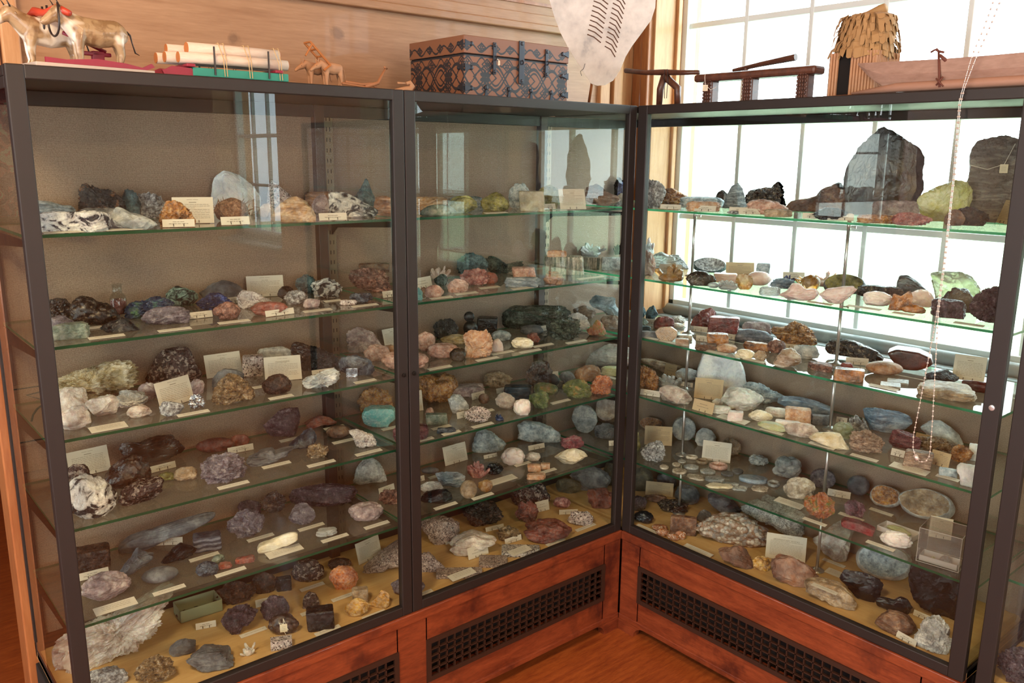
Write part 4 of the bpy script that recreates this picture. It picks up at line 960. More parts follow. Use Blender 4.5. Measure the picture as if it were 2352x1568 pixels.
m3 L 372,125,597,307 rough black | black tufted bristly block
m3 L 440,265,692,362 popcorn cream | cream popcorn-textured rock
m3 L 320,345,627,487 popcorn pinkpeach | bright salmon pink knobbly rock
m3 L 638,225,907,487 rough peach | big salmon brown rock with two white balls | 640,280 700,235 800,240 860,228 900,300 905,380 880,440 760,487 660,480 680,400
m3 L 522,390,662,512 lump smoky | glassy grey lump before the salmon rock
m3 L 658,355,738,432 ball clearpink up=.01 | small pearly white ball
m3 L 770,340,850,420 ball clearpink up=.012 | second pearly ball, partly sunk in salmon rock
m3 L 890,305,1003,427 fan clearpink | white folded shell-like piece
m3 L 650,62,742,152 ball black up=.062 | dark round nodule sitting on the black ball
m3 L 645,145,772,237 ball blackgloss | black glassy ball
m3 L 762,110,950,242 box blackgloss | black glossy broken block
m3 L 903,230,1072,327 lump bluewhite | grey and white smooth stone
m3 L 1075,295,1272,397 knob creambar | cream stone on a tan base
m3 L 975,8,1605,230 lump darkgreen k=.35 | great dark green grey boulder | 978,150 1000,80 1080,20 1250,12 1400,10 1540,15 1605,60 1590,120 1450,160 1250,190 1100,230 1000,190
m3 L 1155,180,1362,272 knob slate | dark grey knobbly rock
m3 L 1380,120,1702,322 rough darkgreen | black green rock on a rusty base
m3 L 1560,72,1780,232 rough greywhite k=.3 | tan and grey patchy rock
m3 L 1215,250,1337,347 rough redbrown | reddish brown small rock
m3 L 1755,135,1927,282 peak rustgreen | red and green pointed rock
r3 G 1380,1297,1677,1500 lump flint k=.5 | blue grey curved flint | 1380,1360 1430,1300 1530,1310 1610,1310 1620,1380 1677,1450 1670,1500 1580,1480 1500,1420 1420,1400
r3 G 1240,1380,1442,1502 lump flintb | brown grey hooked flint
r3 L 1875,95,2072,222 lump flintb | smooth brown flint dome near the inner corner
r3 L 2035,0,2072,100 lump flintb | tall grey flint beside the corner post
m4 K 1250,745,1582,962 rough gold | orange brown rugged cluster behind the turquoise block
m4 K 1305,915,1602,1105 box turq k=.5 | turquoise blue polished block | 1305,1000 1330,940 1400,915 1560,925 1600,950 1595,1030 1550,1060 1530,1105 1400,1095 1320,1060
m4 L 235,615,602,892 knob gold | brown and gold ball-studded cluster | 235,640 330,620 420,650 470,612 560,640 602,720 540,780 560,850 430,880 290,890 250,800
m4 L 530,688,842,832 slab pinkgrey | pinkish grey streaked slab
m4 L 805,608,1082,752 rough tan | tan grey rounded rock at the back
m4 L 508,815,692,985 ang whitegrey | whitish angular rock with a dark corner
m4 L 780,800,877,896 ball brown | small brown ball
m4 L 932,790,1112,942 lump quartzpink | cream pink rounded stone
m4 L 1005,728,1252,852 box bluedk k=.5 | dark blue green polished block
m4 L 1095,850,1247,1000 popcorn clearpink | white and pink lump
m4 L 1235,770,1417,937 rough moss | green and tan rough rock
m4 L 1278,700,1492,822 lump mossor | green and orange stone
m4 L 1533,670,1797,847 rough mossor | green rock with an orange brown corner
m4 L 1785,635,1982,812 rough orange | glittering orange gold ore
m4 L 1198,503,1445,752 rough browngloss k=.5 | tall dark brown smoky rock
m4 L 1335,635,1507,752 lump blackgloss | black glossy rounded stone
m4 L 1508,600,1652,712 lump slate | dark grey smooth stone
m4 L 1603,540,1882,692 stal peach k=.3 | tan knobbly stalactite
r4 L 1700,350,2225,562 stal whitemass k=.3 | big white encrusted branch behind the corner post | 1700,540 1760,470 1860,400 1960,355 2100,370 2180,400 2225,460 2180,520 2000,560 1800,562
m4 L 655,910,892,1067 rough speck | black white and yellow crystal rock
m4 L 308,980,502,1082 box green k=.4 | pale green prism
m4 L 300,925,377,1007 lump pinkpeach | small pink stone
m4 L 403,1100,582,1162 slab darkblue | thin dark blue grey plate
m4 L 930,978,1007,1047 crys blue | small blue crystal
m4 L 15,1080,332,1232 slab wine k=.6 | purple pink flat rock crossing the door post
r4 L 1885,555,2062,642 slab lime k=.6 | yellowish white slab near the inner corner
m5 L 698,1120,1030,1332 slab bluewhite k=.45 | white grey triangular rock | 700,1310 720,1200 760,1150 830,1120 900,1150 1000,1220 1030,1250 1000,1300 860,1328 760,1332
m5 L 1130,1045,1515,1242 slab bluewhite k=.4 | long blue white layered rock | 1130,1080 1200,1045 1320,1065 1430,1100 1510,1140 1515,1230 1400,1242 1220,1220 1130,1200 1150,1140
m5 L 983,1285,1197,1452 knob clearpink | rounded translucent cream stone with folds
m5 L 1203,1325,1337,1412 ang quartzpink | small cream stone behind the strip
m5 L 1515,1175,1727,1307 rough ironred | vivid pink red rock
m5 L 1458,1285,1760,1452 ang creambar k=.5 | cream rock with layered edge | 1458,1370 1560,1300 1640,1285 1720,1320 1760,1360 1700,1410 1620,1452 1540,1430
m5 Q 680,230,882,397 crys redpink | pinkish red crystal block
m5 Q 845,245,1002,362 rough blackgloss | black glittering crystals
m5 Q 388,330,662,492 ang bluegrey | dark blue grey triangular rock | 388,345 470,332 600,335 662,380 650,450 600,490 540,465 450,455
m5 Q 252,410,462,522 lump whitegrey | grey white stone with a purple patch
m5 Q 252,485,547,627 lump blackgloss | shiny black and brown rock | 252,580 300,520 400,490 480,485 530,520 547,580 480,610 380,627 290,610
m5 Q 615,405,767,577 egg tan k=.7 | tan pear-shaped crystal
m5 Q 778,400,907,512 lump citrine | cream and orange rounded crystal
m5 Q 1212,320,1387,402 slab peach | thin tan slab
m5 Q 1220,260,1342,327 box peach k=.5 | small tan block
m5 Q 1340,250,1422,305 tile peach k=.5 | tiny tan tile behind the strip
m5 Q 268,288,422,350 egg slate k=.5 | flat grey lens stone
r5 L 1615,905,1845,1152 disc discgrey k=.25 | round blue grey geode slice standing up | 1615,1020 1640,940 1700,905 1780,920 1830,970 1845,1040 1810,1110 1750,1152 1670,1120
r5 L 1828,830,2052,1062 geode tan in=quartzpink | tan hollow geode behind the corner post
r5 L 1818,1070,2040,1217 rough slate | grey brown rough rock near the inner corner
m0 Q 258,730,612,985 slab granite k=.6 | large grey pink granite rock | 258,830 290,760 400,730 540,745 612,800 600,880 520,920 480,970 380,985 300,900
m0 Q 638,590,1002,832 rough darkbrown | dark grey brown rugged rock | 638,700 700,630 830,590 930,620 1000,720 980,780 860,810 730,832 690,760
m0 Q 1060,410,1422,657 lump redblack | reddish brown boulder at the back
m0 Q 1108,590,1317,800 rough redbrown | dark red rounded rock
m0 Q 1453,555,1607,657 lump redpink | small pink red rock
r0 Q 1463,385,1702,592 lump darkolive | grey brown rock with one white spot
r0 Q 1600,280,1962,522 lump slate | large dull grey boulder behind the corner post
r0 Q 1753,480,2012,707 ang redbrown | brown red angular boulder near the inner corner
r0 Q 1900,230,2042,452 lump darkolive | dark olive boulder behind the red one
m0 Q 1578,685,1812,822 rough speck | cream rock with brown spots
m0 Q 1183,775,1622,977 slab redbrown k=.6 | red brown slab with a stepped edge | 1183,860 1200,840 1290,820 1300,780 1400,778 1500,785 1560,820 1620,870 1600,915 1540,918 1360,977 1250,940
m0 Q 938,810,1157,957 rough multi | dark rusty tufted stone
m0 Q 518,868,952,1090 slab quartzpink k=.6 | cream and orange wavy gneiss | 518,1010 560,950 640,900 740,868 800,890 900,900 952,940 860,990 700,1040 660,1090 560,1070
m0 Q 985,978,1332,1137 tile granitew | square white polished granite tile spotted black
m0 Q 783,1073,1042,1207 tile granite | small square pink granite tile
m0 Q 398,1163,817,1367 tile granite | large square pink granite tile under a card
m0 Q 235,1080,482,1272 slab granite k=.6 | speckled pink rock beside the door post | 235,1110 330,1080 390,1130 482,1210 440,1240 330,1272 240,1262
r1 H 285,245,502,502 rough silver | glittering grey white crystal mass | 285,470 300,320 340,250 420,260 480,300 502,350 470,430 420,500 300,502
r1 H 428,320,742,472 rough gold | rusty brown rough rock | 428,440 490,330 560,320 640,360 742,410 700,465 520,472
r1 H 633,400,1022,500 slab bluewhite k=.5 | thin grey white plate resting on pink crystals
r1 H 688,440,992,532 slab peach k=.4 | low tan and pink piece
r1 H 958,340,1072,442 lump darkbrown | dark brown block beside the cone
r1 H 1018,275,1252,507 pyr bluegrey | grey green cone-shaped rock | 1018,480 1050,380 1090,300 1140,275 1180,310 1220,420 1252,490 1200,507 1060,505
r1 H 1213,245,1627,472 rough darkspark | dark two-humped rock with a high peak | 1213,400 1260,330 1400,305 1470,310 1510,250 1570,290 1600,370 1627,420 1600,470 1300,472
r1 H 1228,425,1592,562 popcorn pinkpeach | pink white and orange bubbly row
r1 H 1393,510,1637,607 slab tan k=.5 | tan grey plate in front
r1 H 1590,255,2182,522 rough brown k=.4 | big brown rugged rock sloping to a peak | 1590,480 1640,420 1700,400 1760,400 1860,370 1900,320 2000,290 2060,258 2110,300 2182,350 2170,450 2120,520 1800,520 1640,510
r1 H 1825,495,2132,617 rough darkbrown | dark brown lumps before the rugged rock
r1 Z 1948,281,2126,497 ang smokydark k=.45 | very large smoky quartz crystal with a pointed top | 1950,400 1955,365 1975,325 2000,300 2021,281 2045,292 2075,312 2103,325 2122,347 2120,395 2126,405 2115,430 2110,465 2080,480 2000,495 1962,490 1960,440
r1 I 1003,433,1402,557 slab pinkgrey k=.4 | tan flat slab below the smoky crystal
r1 I 858,560,1222,642 slab gold k=.5 | low orange brown splinters
r1 I 1168,540,1502,662 rough redpink | reddish brown gnarled pieces
r1 I 1393,252,1827,627 ang ygreen k=.5 | big yellow green translucent crystal | 1393,420 1410,380 1560,300 1680,255 1770,265 1820,320 1827,400 1800,500 1690,520 1630,600 1500,625 1440,540
r1 Z 2215,315,2345,505 slab driftgrey k=.5 | tall grey brown layered rock with a string and tag | 2224,440 2232,390 2228,350 2240,325 2265,318 2300,315 2325,325 2345,350 2345,505 2290,505 2240,500 2215,480
r1 I 1638,515,1802,662 lump brown | brown smooth stone beside the yellow crystal
r1 I 1740,495,2012,667 ang darkbrown | dark splintery rocks with white tips
r1 I 1775,430,1902,565 rough redpink | rust red crumbly lump
r1 H 1058,522,1172,572 rough silver | tiny silvery twig on a card
r2 H 262,765,402,902 crys white up=.03 | white crystal tower beside the corner post
r2 H 255,880,412,1112 rough quartzpink | tan and white lump with dark base
r2 H 343,890,712,1062 ang clear | large clear white crystal mass | 343,980 400,920 460,892 520,920 610,920 670,980 712,1040 640,1062 420,1062
r2 H 408,1000,662,1172 crys citrine | orange white crystal ball
r2 H 688,1070,952,1207 lump smoky k=.5 | brown grey translucent stone
r2 H 748,950,1042,1082 geode teal in=silver | half geode with white crystals inside
r2 H 883,1170,982,1232 egg clear | little clear quartz pebble
r2 H 978,1150,1152,1247 crys clear | group of clear crystals
r2 H 940,1088,1147,1172 box clearpink k=.5 back=.25 | pale pink clear block
r2 H 1133,1100,1282,1247 ang citrine | golden citrine crystal
r2 H 1238,1073,1447,1202 egg clearpink | smooth white pink stone
r2 H 1320,1000,1442,1102 box bluewhite back=.36 | white cleaved block
r2 H 1443,1130,1672,1232 rough bluestone | blue rock with sparkling sides
r2 H 1540,1100,1672,1182 crys iris up=.015 | purple crystals on the blue rock
r2 H 1658,1098,1882,1242 bladed citrine | banded honey coloured crystal blades
r2 H 1833,1065,2052,1202 crys clearpink | pale lilac pink crystal bunch
r2 H 1933,1103,2287,1282 geode slate in=olive | grey brown hollow bowl-shaped rock
r2 H 1348,1210,1532,1292 slab clear k=.5 | thin clear white plate
r2 H 1528,1185,1872,1342 lump rose k=.4 | pale rose quartz lump | 1528,1290 1600,1250 1640,1190 1700,1190 1760,1230 1840,1220 1882,1260 1840,1310 1720,1342 1600,1320
r2 H 1888,1195,2202,1367 lump rose k=.4 | deeper pink rose quartz wedge | 1868,1280 1940,1230 2060,1205 2160,1195 2202,1220 2150,1280 2060,1350 2000,1367 1920,1320
r2 I 858,1200,1252,1312 slab darkspark k=.4 | long dark brown flat rock
r2 I 1223,1108,1517,1272 log darklog k=.35 | dark green black slanting crystal | 1223,1150 1240,1115 1300,1108 1400,1150 1515,1220 1500,1265 1380,1250 1230,1250
r2 I 905,1250,1147,1387 lump clearpink | clear and tan frosted stone
r2 I 1130,1235,1332,1432 rough amber | amber brown crystal with two horns | 1130,1420 1150,1340 1165,1270 1230,1290 1300,1235 1325,1290 1330,1360 1332,1420 1260,1432
r2 I 1255,1370,1452,1452 knob amber | small amber gums in front
r2 I 1315,1238,1527,1397 lump clearpink | frosty pale pink stone
r2 I 1520,1073,1937,1332 lump palegreen k=.45 | large pale green translucent dome | 1520,1100 1600,1085 1760,1075 1860,1110 1930,1190 1937,1260 1880,1300 1700,1332 1600,1320 1580,1250
r2 I 1618,1220,1907,1442 ang smoky | grey tan crystal with six faces
r2 I 1520,1320,1802,1492 slab purple k=.6 | dark purple brown rugged slab
r2 I 1858,1190,2130,1532 rough purple | large dark rock beside the end post | 1858,1360 1900,1280 1960,1230 2050,1200 2130,1190 2130,1520 2060,1532 1950,1480 1880,1440
r3 M 235,205,327,307 lump teal | blue grey stone beside the corner post
r3 M 325,203,432,322 peak teal | blue green pointed chunk
r3 M 235,310,347,392 ang green | dark grey green piece
r3 M 240,385,372,442 slab teal k=.6 | flat blue green fragment
r3 M 395,300,577,417 slab jasper k=.4 | dark red rounded slice | 395,400 400,350 440,305 520,300 570,320 577,360 565,410 480,417
r3 M 543,290,687,372 rough whitegrey | white and brown crumbly rock
r3 M 558,358,667,402 lump whitemass | small white stone
r3 M 408,395,602,522 disc agateeye k=.25 name=agate_slice | cream agate slice with a dark eye | 408,440 450,405 550,397 600,430 595,480 560,515 480,522 430,490
r3 M 262,435,427,492 tile slate k=.4 | grey thin stone tile
r3 M 593,500,712,572 box agate k=.5 | grey banded sawn block
r3 M 605,463,742,507 box tile k=.6 | grey banded slab behind the sawn block
r3 M 725,220,947,412 ang jasper k=.5 | red brown jasper rock with a grey shoulder | 725,380 760,300 820,250 900,222 945,260 940,340 947,400 800,412
r3 M 885,305,1157,457 box jasper k=.45 | dark red and green sawn jasper block
r3 M 873,453,1067,582 box amber k=.5 | orange brown block with a white sawn top
r3 M 765,528,962,612 slab brown | flat brown leaf-shaped stone
r3 M 960,550,1142,632 lump peach | cream orange stone
r3 M 1130,415,1462,542 log petrified k=.3 | blue grey striped petrified wood | 1130,510 1160,430 1260,415 1400,430 1462,480 1440,530 1300,542 1140,535
r3 M 1200,350,1452,452 slab pinkgrey k=.3 back=.40 | pinkish grey wood-like slab behind the striped one
r3 M 1200,520,1442,612 slab amber | halved agate with a pale sawn top
r3 M 1418,510,1577,632 lump copper | rusty orange rock
r3 M 1448,345,1852,562 rough gold k=.5 | large orange brown mound-shaped rock | 1448,440 1470,400 1560,400 1640,348 1740,370 1820,430 1850,500 1840,550 1640,562 1520,510
r3 M 1470,588,1717,777 ang agate | tan agate with pale curved bands | 1470,740 1490,690 1540,610 1620,590 1700,640 1717,700 1650,750 1560,777
r3 M 1658,555,1877,687 ang greywhite | grey white translucent rock
r3 M 1130,595,1307,692 lump creambar | cream stone with grey spots
r3 M 1300,610,1412,702 rough tan | small tan crusty stone
r3 M 1783,695,2002,802 slab copper | orange stone with a white sawn top
r3 N 570,310,1062,500 lump darkspark k=.35 | long dark brown grey boulder | 570,400 600,340 700,312 800,320 900,360 1000,390 1062,440 1040,490 940,500 780,465 600,450
r3 N 645,575,895,705 box amber k=.5 name=polished_box_stone | orange sawn stone like a little box
r3 M 2080,715,2192,777 lump jasper | small dark red stone behind the box-shaped one
r3 N 935,510,1237,642 egg peach | tan orange oval cobble
r3 N 1130,395,1502,585 disc cherryglass k=.6 name=agate_bowl | polished bowl with a dark cherry underside | 1130,440 1200,400 1380,410 1480,450 1502,500 1460,540 1380,575 1290,583 1220,560 1160,490
r3 N 1478,575,1742,697 ang darkblue | dark grey smooth stone before the big card
r3 N 1393,655,1897,877 slab tan hh=.6 | thick tan slab with a polished pale top
r3 N 1798,685,1997,787 log cherryglass k=.4 | polished reddish cylinder by the end post
r3 N 1063,693,1232,747 tile tile | small pale polished tile
r3 N 1125,663,1302,715 tile tile | second pale polished tile behind the first
r4 M 215,745,437,972 rough gold | rust brown block capped with white balls | 215,940 220,800 260,750 330,760 400,790 437,850 430,940 400,972
r4 M 430,820,642,945 crys clear | white clear crystal group
r4 M 258,688,802,795 stal tan k=.2 back=.43 | long tan tapering stalactite along the back | 258,700 350,695 500,715 650,735 760,750 802,790 700,795 500,790 330,730
r4 M 593,765,802,882 lump greywhite | white and grey stone
r4 M 443,930,742,1102 ang quartzpink | pinkish white angular block | 443,960 500,930 600,935 690,970 742,1040 700,1090 560,1102 480,1080 450,1010
r4 M 788,605,1227,1002 box white k=.45 | huge white translucent crystal block | 800,960 800,800 830,660 900,610 1000,605 1110,625 1180,740 1205,850 1227,920 1150,970 1030,1002 880,1000
r4 M 1003,933,1372,1162 lump whitemass | white rough wavy rock | 1003,1060 1060,960 1150,935 1260,960 1350,1000 1372,1040 1290,1130 1200,1162 1080,1130
r4 M 1190,895,1582,1102 rough bluewhite | blue white rock with a brown edge | 1190,940 1260,900 1340,895 1400,940 1500,970 1582,1020 1570,1050 1480,1060 1400,1102 1300,1050
r4 M 920,1040,1017,1110 lump whitemass | small rounded white pebble beside the card
r4 M 918,1108,1092,1180 slab whitemass k=.7 | flat white oval piece
r4 M 1060,1155,1197,1247 box clearpink k=.6 | little white pink block
r4 M 1250,1140,1462,1252 lump creambar | cream white stone
r4 M 1400,1125,1602,1207 slab whitemass k=.5 | thin bright white slab
r4 M 1510,1045,1992,1180 tile bluestone k=.5 | blue grey banded slab lying flat | 1510,1090 1560,1055 1700,1047 1850,1075 1990,1130 1980,1165 1800,1180 1700,1165
r4 M 1580,1125,1802,1277 box peach k=.5 | orange tan wedge with a pale sawn face
r4 M 1490,1240,1702,1322 box clearpink k=.4 | pink white bar
r4 M 1325,1260,1622,1372 box lime k=.5 | pale yellow green bar | 1325,1300 1380,1262 1480,1270 1622,1320 1600,1345 1540,1372 1400,1345
r4 M 1568,1255,1867,1402 lump quartzpink | whitish tan lumpy rock
r4 M 1793,1340,2147,1497 fan creambar k=.5 | cream fan-shaped polished piece | 1793,1420 1850,1360 1960,1340 2060,1345 2090,1400 2147,1480 2060,1495 1960,1470 1850,1440
r4 M 1810,1185,1992,1282 slab slate k=.5 | dark blue grey slab beside the rod
r4 M 2008,1250,2192,1402 popcorn palegreen | cream knobbly crystal lump
r4 N 735,990,942,1142 crys silver | grey white crystals on dark rock
r4 N 898,945,1312,1157 slab bluestone k=.4 | blue polished half-disc slab | 898,970 1000,950 1180,950 1290,985 1312,1030 1270,1080 1180,1130 1080,1157 980,1140 930,1060
r4 N 778,1120,1072,1342 rough layered | tan brown finely layered rock
r4 N 1138,1120,1402,1312 ang wine | dark red purple rock | 1138,1240 1160,1150 1200,1122 1330,1160 1400,1200 1390,1280 1300,1312 1180,1290
r4 N 1423,1045,1787,1252 lump greywhite | grey white rough boulder | 1423,1120 1500,1060 1580,1048 1660,1090 1740,1160 1787,1240 1700,1252 1520,1220
r4 N 1363,1195,1702,1332 rough multi | brown and gold crusty rock
r4 N 1688,1260,1872,1422 rough gold | rusty gold rock beside the end post
r4 N 1268,1315,1507,1482 box layered k=.4 | green grey slab standing behind the wide strip
r4 N 1588,1475,1737,1552 box bluewhite k=.5 | pale bluish clear slab
r4 N 1738,1430,1892,1640 log white k=.8 name=white_cylinder | stacked white chalky cylinders | 1738,1470 1760,1435 1892,1440 1892,1640 1780,1620 1765,1520 1740,1510
r4 N 1848,1250,1922,1402 box white | white block beside the end post
r5 R 272,35,482,132 geode tan in=gold | tan hollow rock behind the first card
r5 R 568,30,772,213 disc discgrey k=.35 | round grey geode face standing on edge
r5 R 773,130,952,302 lump greywhite | pinkish grey rock with a blue rim
r5 R 1028,220,1182,345 rough tan | small tan hollow rock behind the card
r5 R 185,170,275,352 lump olive | olive brown rock beside the corner post
r5 R 272,250,500,442 rough silver | black and white sparkling crystal block
r5 R 683,363,797,417 ring disctan | pinkish stone ring
r5 R 773,393,892,463 ring tan | deep tan stone ring
r5 R 893,425,1062,513 ring pinkpeach | pink edged open stone ring
r5 R 563,428,637,478 disc disctan | small pale disc behind the white one
r5 R 613,408,687,447 disc discgrey | small grey disc next to the rod foot
r5 R 450,450,532,503 disc disctan | small pinkish disc nearest the corner
r5 R 563,485,692,547 disc disctan | cream rimmed round disc
r5 R 668,450,802,508 disc discgrey | pale grey round disc
r5 R 813,488,952,548 disc discgrey | blue grey disc with white rim
r5 R 1003,510,1115,567 disc slate | blue grey tilted disc
r5 R 1103,488,1202,547 disc slate | small blue grey disc at the back
r5 R 858,555,1032,622 disc discgrey | oval pale blue disc
r5 R 1163,543,1415,633 disc bluestone | largest oval blue grey disc
r5 R 1418,583,1532,668 ring discgrey | dark hollow ring-shaped slice
r5 R 690,535,852,602 slab disctan hh=.4 | irregular cream slice
r5 R 858,603,1112,722 slab creambar hh=.3 | long cream irregular slice
r5 R 1018,600,1162,665 slab discgrey hh=.4 | pale peanut-shaped slice
r5 R 1103,630,1242,707 slab discgrey hh=.4 | grey peanut-shaped slice
r5 R 1273,640,1427,707 slab disctan hh=.4 | pinkish white peanut-shaped slice
r5 R 1253,370,1427,472 rough discgrey | grey flower-like shell rock
r5 R 1468,388,1712,583 knob discgrey | grey cup-shaped crystal shell
r5 R 1808,498,2017,667 disc purplegrey k=.3 | grey round slice standing behind the rod
r5 R 2148,560,2332,732 ball slate | dark grey stone ball
r5 R 1565,573,1832,772 popcorn disctan k=.35 | pale tan knobbly plate standing up
r5 R 1738,690,2012,952 rough rustgreen | orange and green rough rock | 1738,830 1760,760 1830,740 1870,692 1920,720 2000,780 2010,860 1960,900 1900,950 1790,910
r5 R 2108,780,2292,942 rough purpred | red violet glittering crystal
r5 S 705,765,992,887 box redbox k=.4 | dull red rectangular brick-like stone | 705,800 740,768 850,775 990,820 975,885 860,860 720,835
r5 S 968,455,1232,647 geode discgrey in=gold | grey geode half with a tan hollow
r5 S 1228,485,1682,757 geode greywhite in=tan | large open grey geode
r5 S 1058,860,1327,1012 popcorn clearpink k=.4 | white pink popcorn-like lump
r0 R 178,480,392,700 lump darkolive k=.35 | dark olive boulder beside the corner post
r0 R 428,530,602,642 lump slate back=.43 | dim dark rock far at the back
r0 R 583,650,802,822 lump slate | dim grey brown boulder behind the thin rod
r0 R 168,740,332,882 lump purple | dark purple rock beside the corner post
r0 R 305,725,512,802 lump brown k=.4 | brown rounded rock before the propped card
r0 R 428,780,702,902 rough darkspark | dark rock with white crystal flecks
r0 R 218,880,392,997 lump blackgloss | black glassy rock with a hollow
r0 R 383,998,522,1062 knob bandball | orange white banded nodule at the back of four
r0 R 415,1035,532,1122 knob bandball | orange nodule tied with white string
r0 R 515,1080,622,1187 knob bandball | orange white striped nodule nearest the glass
r0 R 585,1058,682,1142 knob bandball | brown striped nodule nearest the brown block
r0 R 545,925,775,1092 box brown k=.28 | brown block with a furrowed face
r0 R 783,865,932,982 peak slate | small dark grey pyramid
r0 R 873,735,1177,912 slab slate k=.5 | blue grey slate slab | 873,770 900,740 1080,765 1140,830 1177,870 1150,910 1020,890 930,830
r0 R 753,905,1440,1202 popcorn conglom k=.5 | large pinkish pebbly conglomerate boulder | 753,1090 820,1020 900,960 1000,920 1180,905 1280,950 1360,1000 1440,1060 1420,1160 1300,1195 1180,1202 1000,1180 880,1140
r0 R 1165,738,1747,1105 rough speckslab k=.45 | big grey granular slab leaning back | 1165,890 1260,820 1360,760 1440,738 1560,800 1700,850 1740,900 1720,1060 1680,1105 1500,1030 1300,960 1200,910
r0 R 968,1190,1292,1457 ang sandstone | red brown smooth wedge rock | 970,1290 1050,1240 1110,1192 1180,1200 1240,1310 1290,1380 1260,1455 1140,1400 1000,1370
r0 R 1280,1285,1447,1422 rough yellow | bright yellow crumpled rock
r0 T 248,105,652,372 ang sandstone | large brown angular boulder | 248,180 300,125 410,105 520,150 600,210 652,290 600,340 430,372 280,290
r0 T 520,310,938,572 slab tan k=.8 hh=1.2 | tan wedge-shaped slab with a strip on it | 520,370 560,330 660,312 800,325 900,390 938,470 920,550 780,572 640,500 530,460
r0 T 813,225,1152,482 ang blackgloss | glossy black resinous block | 813,320 850,230 1000,235 1120,265 1152,310 1130,420 1080,480 940,430
r0 T 1118,415,1402,582 knob blackgloss | black shiny droplet-shaped lumps | 1118,490 1150,455 1260,460 1300,415 1360,430 1402,490 1370,575 1250,565 1140,540
r0 T 1123,558,1428,757 lump brown | tan brown two-lobed cobble
r0 T 1378,150,1800,645 ang coal k=.45 | very large black coal boulder | 1380,330 1400,160 1560,150 1800,165 1800,645 1700,600 1520,540 1420,470
r0 T 963,5,1392,293 geode greywhite in=bluewhite | big white grey geode mound
r0 S 438,735,812,1137 ang quartzpink k=.5 | tall whitish quartz leaning at the back | 440,950 520,880 620,790 740,738 812,780 760,900 750,1080 690,1137 560,1060
r0 T 1445,598,1740,912 rough whitegrey | white and tan crusty rock beside the end post
n0 Z 2262,1372,2330,1456 lump slate | round whitish grey boulder at the back
n0 Z 2290,1488,2400,1580 rough purple | dark purple rock near the glass
n2 Z 2296,600,2360,800 lump flint | pale green grey boulder on the middle shelf
''')
place_all()
# ------------------------------------------------------------------ printed cards
C1 = 'propped card of fine print'; C2 = 'small propped name card'; S1 = 'narrow caption strip'
for a in [
 ('l1','E',1560,640,1930,634,250,C1+' behind the golden pyramid'), ('l2','E',1190,1352,1415,1302,170,C1+' behind the glass jar'),
 ('l2','F',268,1305,600,1288,200,C1+' headed SILVER','SILVER'), ('l3','J',1250,945,1555,848,250,C1+' tilted before the wine black rock'),
 ('l3','J',1668,665,1990,615,220,C1+' headed ZINC','ZINC'), ('l3','K',430,695,760,665,232,C1+' headed MANGANESE','MANGANESE'),
 ('l4','J',440,1568,805,1480,245,C1+' behind the big white lump'), ('l0','P',1255,662,1432,580,172,C1+' before the long speckled rock'),
 ('m1','G',1135,515,1368,510,195,C1+' by the wood-grained rock'), ('m2','F',1770,1240,1935,1205,105,C1+' half behind the door post'),
 ('m3','K',1508,385,1660,352,170,C1+' half behind the door post'), ('m4','L',150,965,285,948,195,C1+' half behind the door post'),
 ('m4','L',1352,705,1505,690,100,C1+' behind the glossy black stone'), ('m5','Q',482,276,685,216,178,C1+' before the white triangular rock'),
 ('m0','Q',1300,695,1420,665,100,C1+' behind the dark red rock'), ('m0','Q',692,1122,872,1062,112,C1+' before the wavy gneiss'),
 ('r1','I',2090,628,2215,652,225,'tilted aged card of fine print beside the end post',None,True), ('r2','H',1045,1118,1300,1125,140,'aged card of fine print behind the citrine',None,True),
 ('r3','N',1700,662,1990,702,240,C1+' beside the end post'), ('r4','M',758,1030,1012,1058,195,'aged card of fine print before the huge white block',None,True),
 ('r4','M',722,1140,905,1192,110,'short card with four lines before the aged card',None,True), ('r4','M',488,818,592,842,105,'aged card before the tan stalactite',None,True),
 ('r4','N',1500,1425,1668,1475,140,'card beside the bead chain loop',None,True), ('r4','N',1370,1210,1640,1275,70,'card behind the crusty gold rock',None,True),
 ('r5','R',313,275,560,290,180,C1+' behind the sparkling block',None,True), ('r5','R',828,410,1085,446,188,C1+' behind the stone rings'),
 ('r5','S',1490,905,1695,945,200,C1+' beside the clear box'), ('r0','R',1400,1290,1760,1348,240,C1+' headed SEDIMENTARY ROCKS','SEDIMENTARY ROCKS'),
 ('r0','R',322,725,570,752,130,'aged card of fine print behind the brown rock',None,True)]:
    z, c, xl, yl, xr, yr, hp, lab = a[:8]; stand(z, c, xl, yl, xr, yr, hp, lab, a[8] if len(a) > 8 else None, True, len(a) > 9 and a[9])
